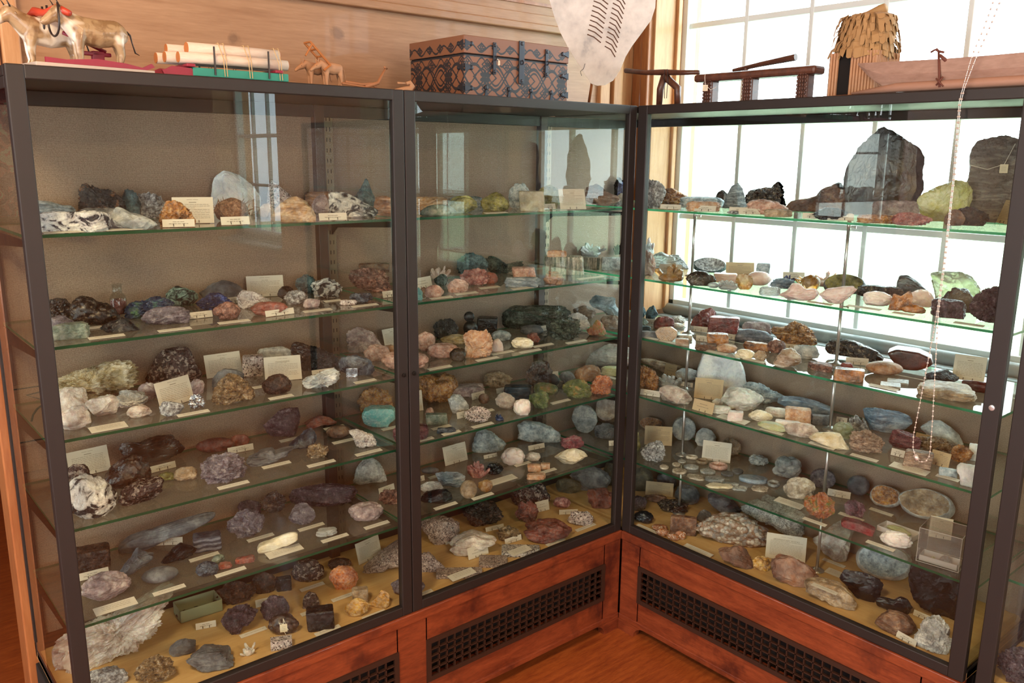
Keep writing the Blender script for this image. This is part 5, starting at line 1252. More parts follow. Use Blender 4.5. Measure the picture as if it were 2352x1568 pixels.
for z, c, xl, yl, xr, yr, hp, lab in [
 ('l1','E',1545,690,1842,684,75,'under the golden pyramid'), ('l1','F',90,665,350,655,78,'under the bristly cluster'), ('l1','F',960,620,1210,612,70,'under the grey block'), ('l1','E',590,640,855,632,35,'between white slab and grey slab'),
 ('l2','J',1500,130,1720,105,62,'beside the sparkling boulder'), ('l2','F',435,1482,690,1448,58,'before the brick red rock'), ('l2','F',95,1365,190,1352,60,'before the veined white rock'),
 ('l3','K',850,630,1055,602,42,'behind the white crystal rock'), ('l4','J',1165,1515,1390,1458,62,'below the translucent quartz'), ('l4','K',95,1345,325,1300,60,'below the red kidney stones'),
 ('l5','O',262,790,505,728,60,'below the square boulder'), ('l5','O',850,512,1070,502,62,'behind the obsidian flake'), ('l0','P',462,990,640,945,60,'behind the rounded purple rock'), ('l0','P',0,1162,157,1132,52,'before the open tray'),
 ('m1','G',985,515,1085,510,55,'beside the beige block'), ('m2','F',1490,1310,1605,1296,62,'before the crystal mass'), ('m3','L',1325,240,1405,228,48,'below the green boulder'),
 ('m4','L',725,858,842,826,62,'beside the small brown ball'), ('m4','L',945,800,1090,772,48,'behind the blue block'), ('m4','L',590,1027,747,992,62,'beside the yellow crystal rock'),
 ('m5','Q',830,212,950,186,36,'before the white triangular rock'), ('m5','Q',1232,137,1377,107,46,'before the long layered rock'), ('r5','L',1955,1270,2035,1265,50,'behind the corner post'),
 ('m5','Q',200,425,297,402,50,'beside the door post'), ('m5','P',1412,118,1530,75,48,'behind the orange crust'), ('m0','Q',485,985,620,930,52,'before the large grey pink rock'), ('m0','Q',1022,983,1170,935,52,'before the rusty tufted stone'),
 ('m0','Q',847,868,1010,830,42,'before the dark rugged rock'), ('m0','Q',1507,712,1675,705,46,'behind the spotted cream rock'),
 ('r1','H',495,542,690,550,56,'before the rusty rough rock'), ('r1','H',440,508,625,514,45,'just behind the front card'), ('r1','H',742,568,945,574,62,'below the thin grey plate'), ('r1','H',1032,562,1230,566,55,'behind the silvery twig'),
 ('r1','H',1632,600,1825,606,55,'beside the tan plate'), ('r1','H',1745,624,1987,632,62,'before the dark lumps'), ('r1','I',700,590,805,594,48,'beside the green base'),
 ('r2','H',1560,1140,1755,1146,70,'behind the honey crystal blades'), ('r2','H',445,1062,648,1070,62,'behind the orange crystal ball'), ('r3','M',718,430,880,446,52,'before the red jasper'), ('r3','M',775,516,882,530,50,'beside the orange block'),
 ('r3','M',1008,490,1140,512,48,'before the green jasper block'), ('r3','M',1578,582,1690,595,42,'behind the banded agate'), ('r3','N',745,532,950,548,68,'before the long dark boulder'), ('r3','M',300,365,420,375,48,'below the pointed chunk'),
 ('r4','M',232,1012,410,1040,56,'before the rust brown block'), ('r4','M',640,922,747,940,42,'behind the thin rod'), ('r4','N',1150,1348,1275,1380,68,'before the dark red rock'), ('r4','N',187,940,350,968,42,'on the banded slab'), ('r4','N',660,1050,756,1066,50,'behind the white crystals'),
 ('r5','S',580,535,785,575,66,'before the dark stone ball'), ('r0','T',1250,792,1412,884,62,'before the two-lobed cobble'), ('r0','T',1432,582,1575,645,50,'before the coal boulder')]:
    stand(z, c, xl, yl, xr, yr, hp, C2+' '+lab)
for z, c, xc, yc, w, lab in [
 ('l1','E',1185,712,330,'before the pink-shouldered rock'), ('l1','E',620,735,360,'before the veined white slab'), ('l2','J',765,290,325,'before the greenish wedge'), ('l2','J',665,207,120,'beside the flat green stone'), ('l2','J',1378,226,295,'before the sparkling boulder'),
 ('l2','J',1912,155,280,'before the copper cluster'), ('l2','F',900,1425,250,'before the small pink stone'), ('l2','F',1036,1338,150,'before the jagged white rock'), ('l2','F',1325,1380,230,'before the blue purple piece'),
 ('l3','J',1558,986,285,'before the silver nugget'), ('l3','K',582,838,215,'before the chocolate lump'), ('l3','K',1328,690,190,'before the metal cube'), ('l3','K',362,745,85,'beside the glittering cone'),
 ('l4','K',530,1442,250,'before the slate double lobe'), ('l4','K',934,1430,245,'before the gold crystal piece'), ('l4','K',1360,1330,230,'before the brown-stemmed crystals'), ('l4','K',1128,1230,180,'below the smooth dark stone'), ('l4','K',1050,1105,180,'before the flat red rock'), ('l4','K',640,1216,160,'below the black diamond rock'), ('l4','O',1462,48,235,'below the glinting boulder'),
 ('l5','O',968,855,245,'before the oval pebble'), ('l5','O',1237,600,225,'before the striped block'), ('l5','O',1440,716,230,'before the orange chips'), ('l5','P',498,452,200,'below the crumbly cluster'), ('l5','P',888,370,195,'below the violet triangle'), ('l5','P',1070,455,200,'before the clear flat crystal'), ('l5','P',1392,355,185,'before the sponge-like rock'),
 ('l0','P',442,1180,200,'before the rough brown lump'), ('l0','P',896,830,180,'before the knobbly red brown rock'), ('l0','P',1130,910,165,'before the orange rock'), ('l0','P',915,1010,210,'behind the crystalline block'), ('l0','P',1014,1166,190,'before the crystalline block'), ('l0','P',1372,1046,175,'before the ochre rocks'), ('m0','P',1575,632,70,'on the long speckled rock'),
 ('m1','G',572,548,195,'before the olive brown block'), ('m2','F',2012,1310,195,'before the peach stone'), ('m2','G',280,1270,195,'before the lined pink lump'), ('m2','G',487,1217,175,'before the dark red stone'), ('m2','G',808,1228,185,'before the sawn white dish'), ('m2','G',1400,1130,230,'before the striped blocks'),
 ('m3','L',433,568,205,'before the bubbly pink rock'), ('m3','L',862,490,195,'before the salmon rock'), ('m3','L',995,433,190,'before the folded shell piece'), ('m3','L',1262,422,185,'before the cream stone'), ('m3','L',1362,366,175,'before the small red rock'), ('m3','L',1662,335,175,'before the rusty base rock'),
 ('m4','L',445,1105,165,'before the pale prism'), ('m4','L',550,1160,160,'before the thin blue plate'), ('m4','L',302,1212,140,'before the purple pink rock'), ('m4','L',818,1085,185,'before the yellow crystal rock'), ('m4','L',875,952,80,'behind the blue crystal'), ('m4','L',1518,872,165,'before the green stones'), ('m4','L',1175,860,130,'behind the white pink lump'), ('r4','L',1980,657,85,'in the inner corner'), ('m4','K',1560,1110,160,'before the turquoise block'),
 ('m5','Q',485,635,200,'before the shiny black rock'), ('m5','Q',1176,258,135,'before the folded cream stone'), ('m5','Q',1398,323,155,'before the tiny tan tile'), ('m5','Q',368,378,65,'behind the grey white stone'),
 ('m5','Q',825,552,185,'before the orange crystal'), ('m0','Q',1475,962,160,'before the red brown slab'), ('m0','Q',1745,828,170,'before the spotted cream rock'), ('m0','Q',310,1415,110,'beside the door post'),
 ('r2','I',910,1400,300,'before the frosted stone'), ('r2','I',1265,1455,190,'before the amber crystals'), ('r2','I',1855,1550,270,'before the large dark rock'), ('r2','H',1890,1360,220,'before the rose quartz wedge'),
 ('r3','M',335,495,190,'before the grey tile'), ('r3','M',505,540,170,'before the agate eye'), ('r3','M',910,640,180,'before the leaf-shaped stone'), ('r3','M',1260,710,190,'before the spotted cream stone'), ('r3','N',1085,745,255,'before the two tiles'),
 ('r4','M',1410,1355,200,'before the yellow green bar'), ('r4','M',1877,1480,230,'before the cream fan'), ('r4','N',885,1390,240,'before the layered rock'), ('r4','N',1665,1560,205,'before the clear bluish slab'),
 ('r5','R',1847,975,205,'before the orange green rock'), ('r5','R',2175,930,220,'before the red violet crystal'), ('r5','S',1065,690,205,'before the grey geode half'), ('r5','S',1058,995,250,'before the popcorn lump'),
 ('r0','T',330,380,190,'before the brown angular boulder'), ('r0','T',775,155,180,'below the tall quartz')]:
    strip(z, c, xc, yc, w, S1+' '+lab)
for z, c, xc, yc, w, lab, up in [('l3','J',780,1110,330,'wide card lying before the white rocks',0), ('l5','O',555,985,320,'wide card lying before the brown cobble',0), ('l5','P',682,560,265,'wide card lying before the polished bar',0),
 ('m5','Q',992,405,235,'wide card lying before the glittering crystals',0), ('m0','Q',632,1255,215,'card lying on the large pink tile',.014), ('m0','Q',1150,1040,170,'card lying on the white tile',.014), ('r4','M',1070,1245,255,'wide card lying before the little white block',0),
 ('r4','N',1320,1482,330,'wide card lying under the bead chain',0), ('r5','R',1620,810,240,'wide card lying before the knobbly plate',0), ('r0','R',325,1050,180,'worn card lying near the corner post',0), ('r0','R',790,1240,240,'card lying before the conglomerate',0),
 ('r0','T',782,240,135,'card lying behind the black resinous block',0)]:
    strip(z, c, xc, yc, w, lab, True, up)
# strip on the tan wedge-shaped slab
for s in SPEC:
    if s['desc'].startswith('tan wedge-shaped slab'): strip('r0', 'T', 700, 370, 205, 'strip lying on top of the tan wedge slab', False, s['h'])
# ------------------------------------------------------------------ jar, trays, clear box, tags
def at(zone, c, x, y, fr=0): return on(*cpx(c, x, y), 'z', shelf_z(zone)+.0008)
M_JAR = glass('jar_glass', 'f6f8f7', .02, 1.5); M_PLASTIC = glass('clear_plastic', 'f2f0ee', .02, 1.6, .03)
p = at('l2', 'E', 1075, 1470); t = thing('glass_jar', uniq('glass jar of red brown powder with a narrow neck, '+where('l2')), 'jar', p)
MB().lathe([(.0, 0), (.019, 0), (.0215, .006), (.0215, .045), (.018, .054), (.0125, .060), (.0125, .078), (.0145, .081), (.0145, .083), (.011, .083), (.0105, .060), (.016, .053), (.0195, .044), (.0195, .006), (.0, .003)], (0, 0, 0), 32).build('jar_body', M_JAR, t, True)
MB().lathe([(.0, .0035), (.0185, .0065), (.0188, .038), (.010, .044), (0, .041)], (0, 0, 0), 28).build('powder', rmat('redpink'), t, True)
def tray(zone, pts, h, mat, name, lab):
    a, b, c_ = [Vector(q) for q in pts]; u = b-a; v = c_-a; c0 = a+u/2+v/2; ang = math.atan2(u.y, u.x); w, d = u.length, abs(v.dot(Vector((-u.y, u.x, 0)).normalized()))
    t = thing(name, uniq(lab+', '+where(zone)), 'box', (c0.x, c0.y, a.z), ang); th = .0016
    m = MB().box((-w/2, -d/2, 0), (w/2, d/2, th)).box((-w/2, -d/2, 0), (w/2, -d/2+th, h)).box((-w/2, d/2-th, 0), (w/2, d/2, h)).box((-w/2, -d/2, 0), (-w/2+th, d/2, h)).box((w/2-th, -d/2, 0), (w/2, d/2, h))
    m.build('tray', mat, t); return t, w, d, c0, ang
a = at('l0', 'O', 1058, 1110); b = at('l0', 'O', 1380, 1010); nrm = Vector((-(b-a).y, (b-a).x, 0)).normalized()
t, w, d, c0, ang = tray('l0', (a, b, a+nrm*.07), .036, plain('grey_card_box', '8f9678', .8), 'card_box', 'open grey green cardboard box of dark crumbs')
def at2(zone, c, x, y): return at(zone, c, x, y)
def crumb(z, p, r, mat, lab, seed, nm='mineral_rock', sc=(1, 1, 1)):
    me = shape_mesh('rough', r*2*sc[0], r*2*sc[1], r*1.5*sc[2], seed, None, 3); me.materials.append(rmat(mat)); o = D.objects.new(nm, me); COL.objects.link(o); o.location = p
    tag(o, uniq(lab+', '+where(z)), 'mineral specimen', 'mineral specimens on the '+where(z)); return o
for k in range(7):
    q = c0+(b-a).normalized()*(-.055+.018*k)+nrm*(.012*math.sin(k*2.4)); crumb('l0', (q.x, q.y, a.z+.0018), .008, 'darkbrown', '%s dark crumb inside the grey green box' % ('first', 'second', 'third', 'fourth', 'fifth', 'sixth', 'seventh')[k], k+5, 'mineral_crumb')
M_TRAY = plain('white_card_tray', 'dcd6d6', .7)
a = at('r5', 'S', 1025, 850); b = at('r5', 'S', 1340, 965); nrm = Vector((-(b-a).y, (b-a).x, 0)).normalized()
t, w, d, c0, ang = tray('r5', (a, b, a+nrm*.055), .016, M_TRAY, 'card_tray', 'white card tray holding a yellow green piece')
u_ = (b-a).normalized(); me = shape_mesh('popcorn', .075, .026, .02, 77, None, 4); me.materials.append(rmat('lime')); o = D.objects.new('mineral_rock', me); COL.objects.link(o); o.location = (c0.x, c0.y, a.z+.0018); o.rotation_euler = (0, 0, ang)
tag(o, uniq('yellow green elongated sulphur-like piece in the white tray, '+where('r5')), 'mineral specimen', 'mineral specimens on the '+where('r5'))
a = at('r5', 'S', 1375, 1125); b = at('r5', 'S', 1760, 1240); nrm = Vector((-(b-a).y, (b-a).x, 0)).normalized(); u_ = (b-a).normalized()
w_ = (b-a).length; hb = .098; c0 = (a+b)/2+nrm*.05; ang = math.atan2(u_.y, u_.x)
t = thing('clear_box', uniq('clear plastic display box with white trays inside, '+where('r5')), 'box', (c0.x, c0.y, a.z), ang); m = MB(); th = .0015
m.box((-w_/2, -.05, 0), (w_/2, .05, th)).box((-w_/2, -.05, th), (w_/2, -.05+th, hb)).box((-w_/2, .05-th, th), (w_/2, .05, hb)).box((-w_/2, -.05, th), (-w_/2+th, .05, hb)).box((w_/2-th, -.05, th), (w_/2, .05, hb)).box((-w_/2, -.05, hb), (w_/2, .05, hb+th)).build('plastic_shell', M_PLASTIC, t)
m = MB()
for sx in (-1, 1):
    for sy in (-1, 1): m.tube([(sx*(w_/2-.0008), sy*.0492, 0), (sx*(w_/2-.0008), sy*.0492, hb)], .0009, 6)
for z_ in (.001, hb):
    for sy in (-1, 1): m.tube([(-w_/2, sy*.0492, z_), (w_/2, sy*.0492, z_)], .0009, 6)
    for sx in (-1, 1): m.tube([(sx*(w_/2-.0008), -.0492, z_), (sx*(w_/2-.0008), .0492, z_)], .0009, 6)
m.build('box_edge', plain('polished_plastic_edge', 'c9c2c0', .2), t)
a2 = Vector((c0.x, c0.y, a.z+.0025))-u_*(w_/2-.006)-nrm*.044; b2 = a2+u_*(w_-.012)
tray('r5', (a2, b2, a2+nrm*.045), .016, M_TRAY, 'card_tray', 'white card tray inside the clear box'); q = (a2+b2)/2+nrm*.02
crumb('r5', (q.x+u_.x*.015, q.y+u_.y*.015, a2.z+.002), .016, 'quartzpink', 'pinkish cream nodule inside the clear box', 31, 'mineral_rock', (1.1, .9, 1)); crumb('r5', (q.x-u_.x*.018, q.y-u_.y*.018, a2.z+.002), .007, 'paleyellow', 'tiny yellowish chip inside the clear box', 33)
def hang_tag(P, w, h, hd, lab, loops, host=None):
    rt = Vector((hd.y, -hd.x, 0)); t = thing('string_tag', uniq(lab), 'tag', P)
    m = MB().box((-w/2, -.0004, -h), (w/2, .0004, 0)); R = Matrix.Rotation(math.atan2(rt.y, rt.x), 4, 'Z'); bmesh.ops.transform(m.bm, matrix=R, verts=m.bm.verts)
    p_ = m.build('paper', plain('tag_paper', 'e6d8bc', .7), t); m = MB()
    for k in range(3): m.box((-w*.3, -.0008, -h*(.35+.2*k)), (w*.25, -.0005, -h*(.35+.2*k)+.0007))
    bmesh.ops.transform(m.bm, matrix=R, verts=m.bm.verts); m.build('print', M_INK, p_)
    m = MB()
    for l in loops: m.tube([Vector(q)-Vector(P) for q in l], .0008, 6)
    m.build('string', plain('tag_string', 'ece6da', .8), t); return t
for s in SPEC:
    if s['desc'].startswith('glossy black kidney'):
        P = s['c']-s['hd']*(s['d']*.5+.001); P = Vector((P.x, P.y, s['z']+s['h']*.72)); r_ = Vector((s['hd'].y, -s['hd'].x, 0))
        hang_tag(P, .02, .024, s['hd'], 'white string tag on the glossy black kidney ore', [[P, P+Vector((0, 0, .01))+s['hd']*.012, P+r_*.012+Vector((0, 0, -.02))], [P, P-r_*.012+Vector((0, 0, .006)), P+r_*.006-Vector((0, 0, .035))]])
    if s['desc'].startswith('tall grey brown layered'):
        P = onp(2307, 377, s['c']-s['hd']*(s['d']*.5+.004), s['hd']); q1 = onp(2228, 379, P, s['hd']); q2 = onp(2332, 330, P, s['hd']); q3 = onp(2268, 389, P, s['hd'])
        hang_tag(P, .02, .024, s['hd'], 'cream string tag tied round the tall layered rock', [[q1, q3, P], [P, q2]])
# ------------------------------------------------------------------ things standing on top of the cases
ZT = 1.4995
def skin(name, mat, parent, verts, edges, radii, sub=2, M=None, root=0, vox=.0022):
    # one continuous body: closely overlapping ellipsoids fused into a single smooth surface
    m = MB(); R_ = [r if isinstance(r, tuple) else (r, r) for r in radii]
    for i, j in edges:
        a, b = Vector(verts[i]), Vector(verts[j]); rm_ = min(min(R_[i]), min(R_[j])); n = max(2, int((b-a).length/(rm_*.35))+1)
        for k in range(n+1):
            f = k/n; ra = R_[i][0]*(1-f)+R_[j][0]*f; rb = R_[i][1]*(1-f)+R_[j][1]*f; m.ball(a.lerp(b, f), 1, (ra if abs(b.x-a.x) < abs(b.z-a.z) else (ra+rb)/2, ra, rb if abs(b.x-a.x) >= abs(b.z-a.z) else ra), 2)
    me = D.meshes.new(name); m.bm.to_mesh(me); m.bm.free(); o = D.objects.new(name, me); COL.objects.link(o)
    rm = o.modifiers.new('r', 'REMESH'); rm.mode = 'VOXEL'; rm.voxel_size = vox; sm = o.modifiers.new('m', 'SMOOTH'); sm.factor = .5; sm.iterations = 8
    dg = bpy.context.evaluated_depsgraph_get(); m2 = D.meshes.new_from_object(o.evaluated_get(dg)); D.objects.remove(o)
    if M is not None: m2.transform(M)
    m2.materials.clear(); m2.materials.append(mat); return link(name, m2, parent, True)
def oxmat(nm, a, b, c):
    t = NT(nm); v = t.coord('Object'); n = t.noise(v, 42, 3, .5, .8); f = t.noise(v, 14, 2); 
    cc = t.ramp(n, [(.42, a), (.56, b)]); cc = t.mix(t.ramp(f, [(.53, '000000'), (.58, 'ffffff')]), cc, c); return t.fin(t.bsdf(cc, .38, 0, t.bump(n, .3, .002), coat=.3))
M_OX = oxmat('carved_ox_paint', '86694a', 'a58a68', 'e0d6c6'); M_DONK = plain('carved_light_wood', 'b98a66', .6, 0, .1, .15, 60)
M_RED = plain('crimson_paint', '8e2438', .4, 0, .1, .15, 60); M_YOKE = plain('orange_red_paint', 'b8402c', .4); M_TEAL = plain('teal_paint', '2c8a78', .5, 0, .1, .12, 60); M_LOG = wood('birch_log', 'd0b7a4', 'e6d3c2', (1, 6, 6), .7, 12, coat=0); M_LOGEND = plain('log_end', 'b8703a', .7, 0, 0, .15, 90)
M_DARKW = wood('dark_carved_wood', '3a2018', '6a3f2c', (2, 8, 8), .45, 6); M_TWINE = plain('straw_twine', 'c9a878', .8); M_HORN = plain('dark_horn', '2a211e', .4); M_RAFFIA = plain('raffia', 'b08a5c', .8)
def quadruped(t, L, Hh, mat, head_drop=0.0, horns=True, ears=False, bulk=1.0):
    # facing -x, feet on z = 0; L body length, Hh height of the back
    s = L; h = Hh; b = bulk
    V = [(.30*s, 0, .78*h), (.05*s, 0, .76*h), (-.22*s, 0, .78*h), (-.40*s, 0, .92*h), (-.52*s, 0, (1.03-head_drop)*h), (-.66*s, 0, (.95-head_drop)*h), (-.76*s, 0, (.86-head_drop)*h)]
    if horns: V = [(.28*s, 0, .74*h), (.05*s, 0, .70*h), (-.20*s, 0, .74*h), (-.34*s, 0, .90*h), (-.45*s, 0, 1.04*h), (-.54*s, 0, .95*h), (-.62*s, 0, .86*h)]
    R = [.150*h*b, .185*h*b, .17*h*b, .12*h*b, .105*h*b, .07*h*b, .052*h*b]; E = [(i, i+1) for i in range(6)]
    if horns: R = [.165*h*b, .18*h*b, .175*h*b, .135*h*b, .115*h*b, .082*h*b, .064*h*b]
    R = [(r*1.0, r*1.25) if i < 3 else (r, r*1.1) for i, r in enumerate(R)]
    def leg(a, x, y, hind):
        i = len(V); V.extend([(x, y, .52*h), (x+(.03 if hind else -.01)*s, y, .30*h), (x, y, .10*h), (x-.02*s, y, .046*h*b)]); R.extend([(.085*h*b, .11*h*b), (.060*h*b,)*2, (.042*h*b,)*2, (.044*h*b,)*2]); E.extend([(a, i), (i, i+1), (i+1, i+2), (i+2, i+3)])
    for y in (-.09*h*b, .09*h*b): leg(2, -.24*s+(.03*s if y > 0 else 0), y, False); leg(0, .30*s+(.04*s if y > 0 else 0), y, True)
    if horns: V.append((.35*s, 0, .71*h)); R.append((.13*h*b, .15*h*b)); E.append((0, len(V)-1)); V.append((-.655*s, 0, .83*h)); R.append((.052*h*b,)*2); E.append((6, len(V)-1))
    body = skin('body', mat, t, V, E, R, 2, root=1, vox=.0016 if horns else .0011)
    tx = .36*s+.13*h*b
    MB().tube([(tx-.02*s, 0, .80*h), (tx+.03*s, 0, .74*h), (tx+.05*s, .0, .58*h), (tx+.09*s, .01*h, .38*h), (tx+.15*s, .02*h, .34*h)], [.03*h, .022*h, .014*h, .018*h, .006*h], 8).build('tail', M_HORN if horns else mat, body, True)
    hx, hz = (-.45*s if horns else -.52*s), (1.12-head_drop)*h
    m = MB()
    for y in (-1, 1):
        if horns: m.tube([(hx, y*.06*h, hz+.0*h), (hx-.02*s, y*.13*h, hz+.05*h), (hx-.06*s, y*.15*h, hz+.17*h)], [.024*h, .018*h, .006*h], 8)
    if horns: m.build('horns', M_HORN, body, True)
    m = MB()
    for y in (-1, 1):
        if ears: m.tube([(hx, y*.04*h, hz-.05*h), (hx+.005*s, y*.07*h, hz+.10*h), (hx+.01*s, y*.08*h, hz+.22*h)], [.02*h, .025*h, .004*h], 8)
        else: m.tube([(hx+.02*s, y*.07*h, hz-.06*h), (hx+.04*s, y*.14*h, hz-.08*h), (hx+.05*s, y*.19*h, hz-.13*h)], [.02*h, .024*h, .006*h], 8)
    m.build('ears', mat, body, True)
    m = MB()
    for y in (-1, 1): m.ball((hx-.07*s, y*.075*h, hz-.09*h), .014*h)
    m.build('eyes', M_HORN, body, True); return body
ox_l = [('carved painted ox with white flank patch, nearer the glass', .045, (-1.640, .06)), ('carved painted ox standing behind its yoke mate', .045, (-1.715, .130))]
for lab, _, (x, y) in ox_l:
    t = thing('carved_ox', lab, 'model animal', (x, y, ZT+.008), math.radians(8), 'carved oxen on the case'); quadruped(t, .150, .098, M_OX, .0, True, False, 1.35)
t = thing('ox_sled', 'crimson wooden sled base with runners under the two oxen', 'model sled', (-1.66, .09, ZT), math.radians(8))
MB().box((-.12, -.075, 0), (.12, .10, .0075), .001).build('base_board', plain('pale_base_board', 'b8a89c', .6), t)
m = MB()
for y in (-.072,): 
    pts = [(-.10, y, .008), (.105, y, .008), (.122, y, .015), (.116, y, .022), (.095, y, .012), (.06, y, .018), (0, y, .022), (-.06, y, .016), (-.10, y, .018)]
    m.prism(pts, (0, .006, 0))
m.build('runner', M_RED, t)
MB().box((.02, -.006, .008), (.045, .006, .045), .002).box((.0, -.006, .035), (.06, .006, .043), .002).build('cross_bar', M_RED, t)
MB().tube([(-.035, .0, .076), (-.01, -.0, .068), (.05, -.0, .045)], .004, 8).build('draft_pole', M_RED, t, True)
t = thing('ox_yoke', 'orange red yoke with dark bows across the necks of the oxen', 'yoke', (-1.722, .092, ZT+.112), math.radians(8))
MB().tube([(.02, -.07, -.005), (.01, -.04, .006), (0, 0, .0), (-.005, .04, .006), (-.01, .07, -.005)], [.006, .0095, .007, .0095, .006], 10).build('yoke_beam', M_YOKE, t, True)
for y in (-.038, .042):
    pts = [(0, y+.028*math.cos(a), -.025+.030*math.sin(a)) for a in [math.pi*k/10-math.pi for k in range(11)]]
    MB().tube([(0, y+.028, .014)]+[(0, y-.028*math.cos(math.pi*k/10)*-1, -.02-.028*math.sin(math.pi*k/10)) for k in range(11)]+[(0, y-.028, .014)], .0022, 6).build('bow', M_HORN, t, True)
# log sled
t = thing('log_sled', 'small teal and crimson sled model carrying bound logs', 'model sled', (-1.34, .075, ZT), math.radians(0))
m = MB().box((-.105, -.035, .004), (.125, -.025, .022), .001).box((-.105, .045, .004), (.125, .055, .022), .001); m.build('side_beam', M_TEAL, t)
m = MB(); m.prism([(-.168, -.033, .004), (-.08, -.033, .004), (-.08, -.033, .010), (-.11, -.033, .020), (-.15, -.033, .022), (-.165, -.033, .014), (-.172, -.033, .012)], (0, .008, 0)).prism([(-.168, .047, .004), (-.08, .047, .004), (-.08, .047, .010), (-.11, .047, .020), (-.15, .047, .022), (-.172, .047, .012)], (0, .008, 0)); m.build('runner', M_RED, t)
for x in (-.12, .09): MB().box((x, -.04, .022), (x+.02, .06, .029), .002).build('bunk', M_RED, t)
m = MB()
for x in (-.055, .075): m.tube([(x, -.037, .008), (x, -.037, .07)], .0022, 6).tube([(x, .058, .008), (x, .058, .062)], .0022, 6)
m.build('stake', M_HORN, t)
for i, (x0, x1, y, z, r) in enumerate([(-.13, .13, -.018, .043, .012), (-.15, .12, .010, .044, .012), (-.16, .12, .038, .043, .012), (-.105, .115, -.004, .065, .0135), (-.14, .12, .026, .064, .010)]):
    lo = thing('birch_log', ('lower front', 'lower middle', 'lower rear', 'thick top front', 'thin top rear')[i]+' peeled log on the teal sled', 'log', (-1.34, .075+y, ZT+z), 0, 'logs on the model sled')
    MB().tube([(x0, 0, 0), (0, 0, .001), (x1, 0, 0)], r, 16).build('bark', M_LOG, lo, True)
    MB().lathe([(r*.99, 0), (r*.97, .0012)], (x0, 0, 0), 16, (-1, 0, 0)).lathe([(r*.99, 0), (r*.97, .0012)], (x1, 0, 0), 16, (1, 0, 0)).build('cut_end', M_LOGEND, lo)
for x in (-.03, .03, .105):
    m = MB()
    for d in (-.003, .003): m.tube([(x+d, -.038, .006), (x+d, -.034, .045), (x+d*2, -.014, .081), (x+d, .03, .079), (x+d, .056, .045), (x+d, .058, .006)], .0009, 6)
    m.build('twine', M_TWINE, t)
# donkeys, ladder frame and plough
for i, (x, y, lab) in enumerate([(-1.045, .14, 'carved donkey in front carrying the ladder frame'), (-1.07, .175, 'carved donkey half hidden behind its partner')]):
    t = thing('carved_donkey', lab, 'model animal', (x, y, ZT), math.radians(12), 'carved donkeys on the case'); quadruped(t, .088, .070, M_DONK, .22, False, True, 1.0)
t = thing('ladder_frame', 'small orange wooden ladder frame tilted on the donkeys', 'model frame', (-1.075, .14, ZT+.068)); m = MB()
for y in (-.016, .016): m.tube([(-.035, y, .045), (.02, y, -.008)], .0032, 6)
for k in (0, .3, .6, .95): m.tube([(-.035+.055*k, -.018, .045-.053*k), (-.035+.055*k, .018, .045-.053*k)], .0025, 6)
m.tube([(-.030, -.016, .04), (-.05, -.016, .01)], .0025, 6).tube([(.02, -.016, -.008), (0, -.016, -.022)], .003, 6); m.build('rails', plain('orange_wood', 'b5703a', .6), t)
t = thing('wooden_plough', 'tiny wooden plough with T-shaped handle and long beam', 'model plough', (-.93, .13, ZT))
MB().tube([(-.08, 0, .022), (-.03, 0, .018), (.0, 0, .022), (.015, 0, .010)], .0036, 8).tube([(-.02, 0, .012), (.02, 0, .025), (.045, 0, .065)], [.006, .005, .003], 8).tube([(.034, -.012, .066), (.056, .012, .066)], .003, 8).tube([(-.09, .0, .018), (.08, 0, .0035)], .003, 8).build('beam', plain('plough_wood', 'a8714c', .6), t, True)
t = thing('carved_snail', 'tiny carved snail-like wooden figure beside the chest', 'carving', (-.845, .10, ZT))
MB().tube([(-.03, 0, .006), (0, 0, .010), (.018, 0, .012), (.026, 0, .020), (.018, 0, .030), (.006, 0, .026)], [.004, .008, .009, .008, .006, .004], 10).tube([(-.022, 0, .026), (.006, 0, .026)], .003, 8).build('body', M_DONK, t, True)
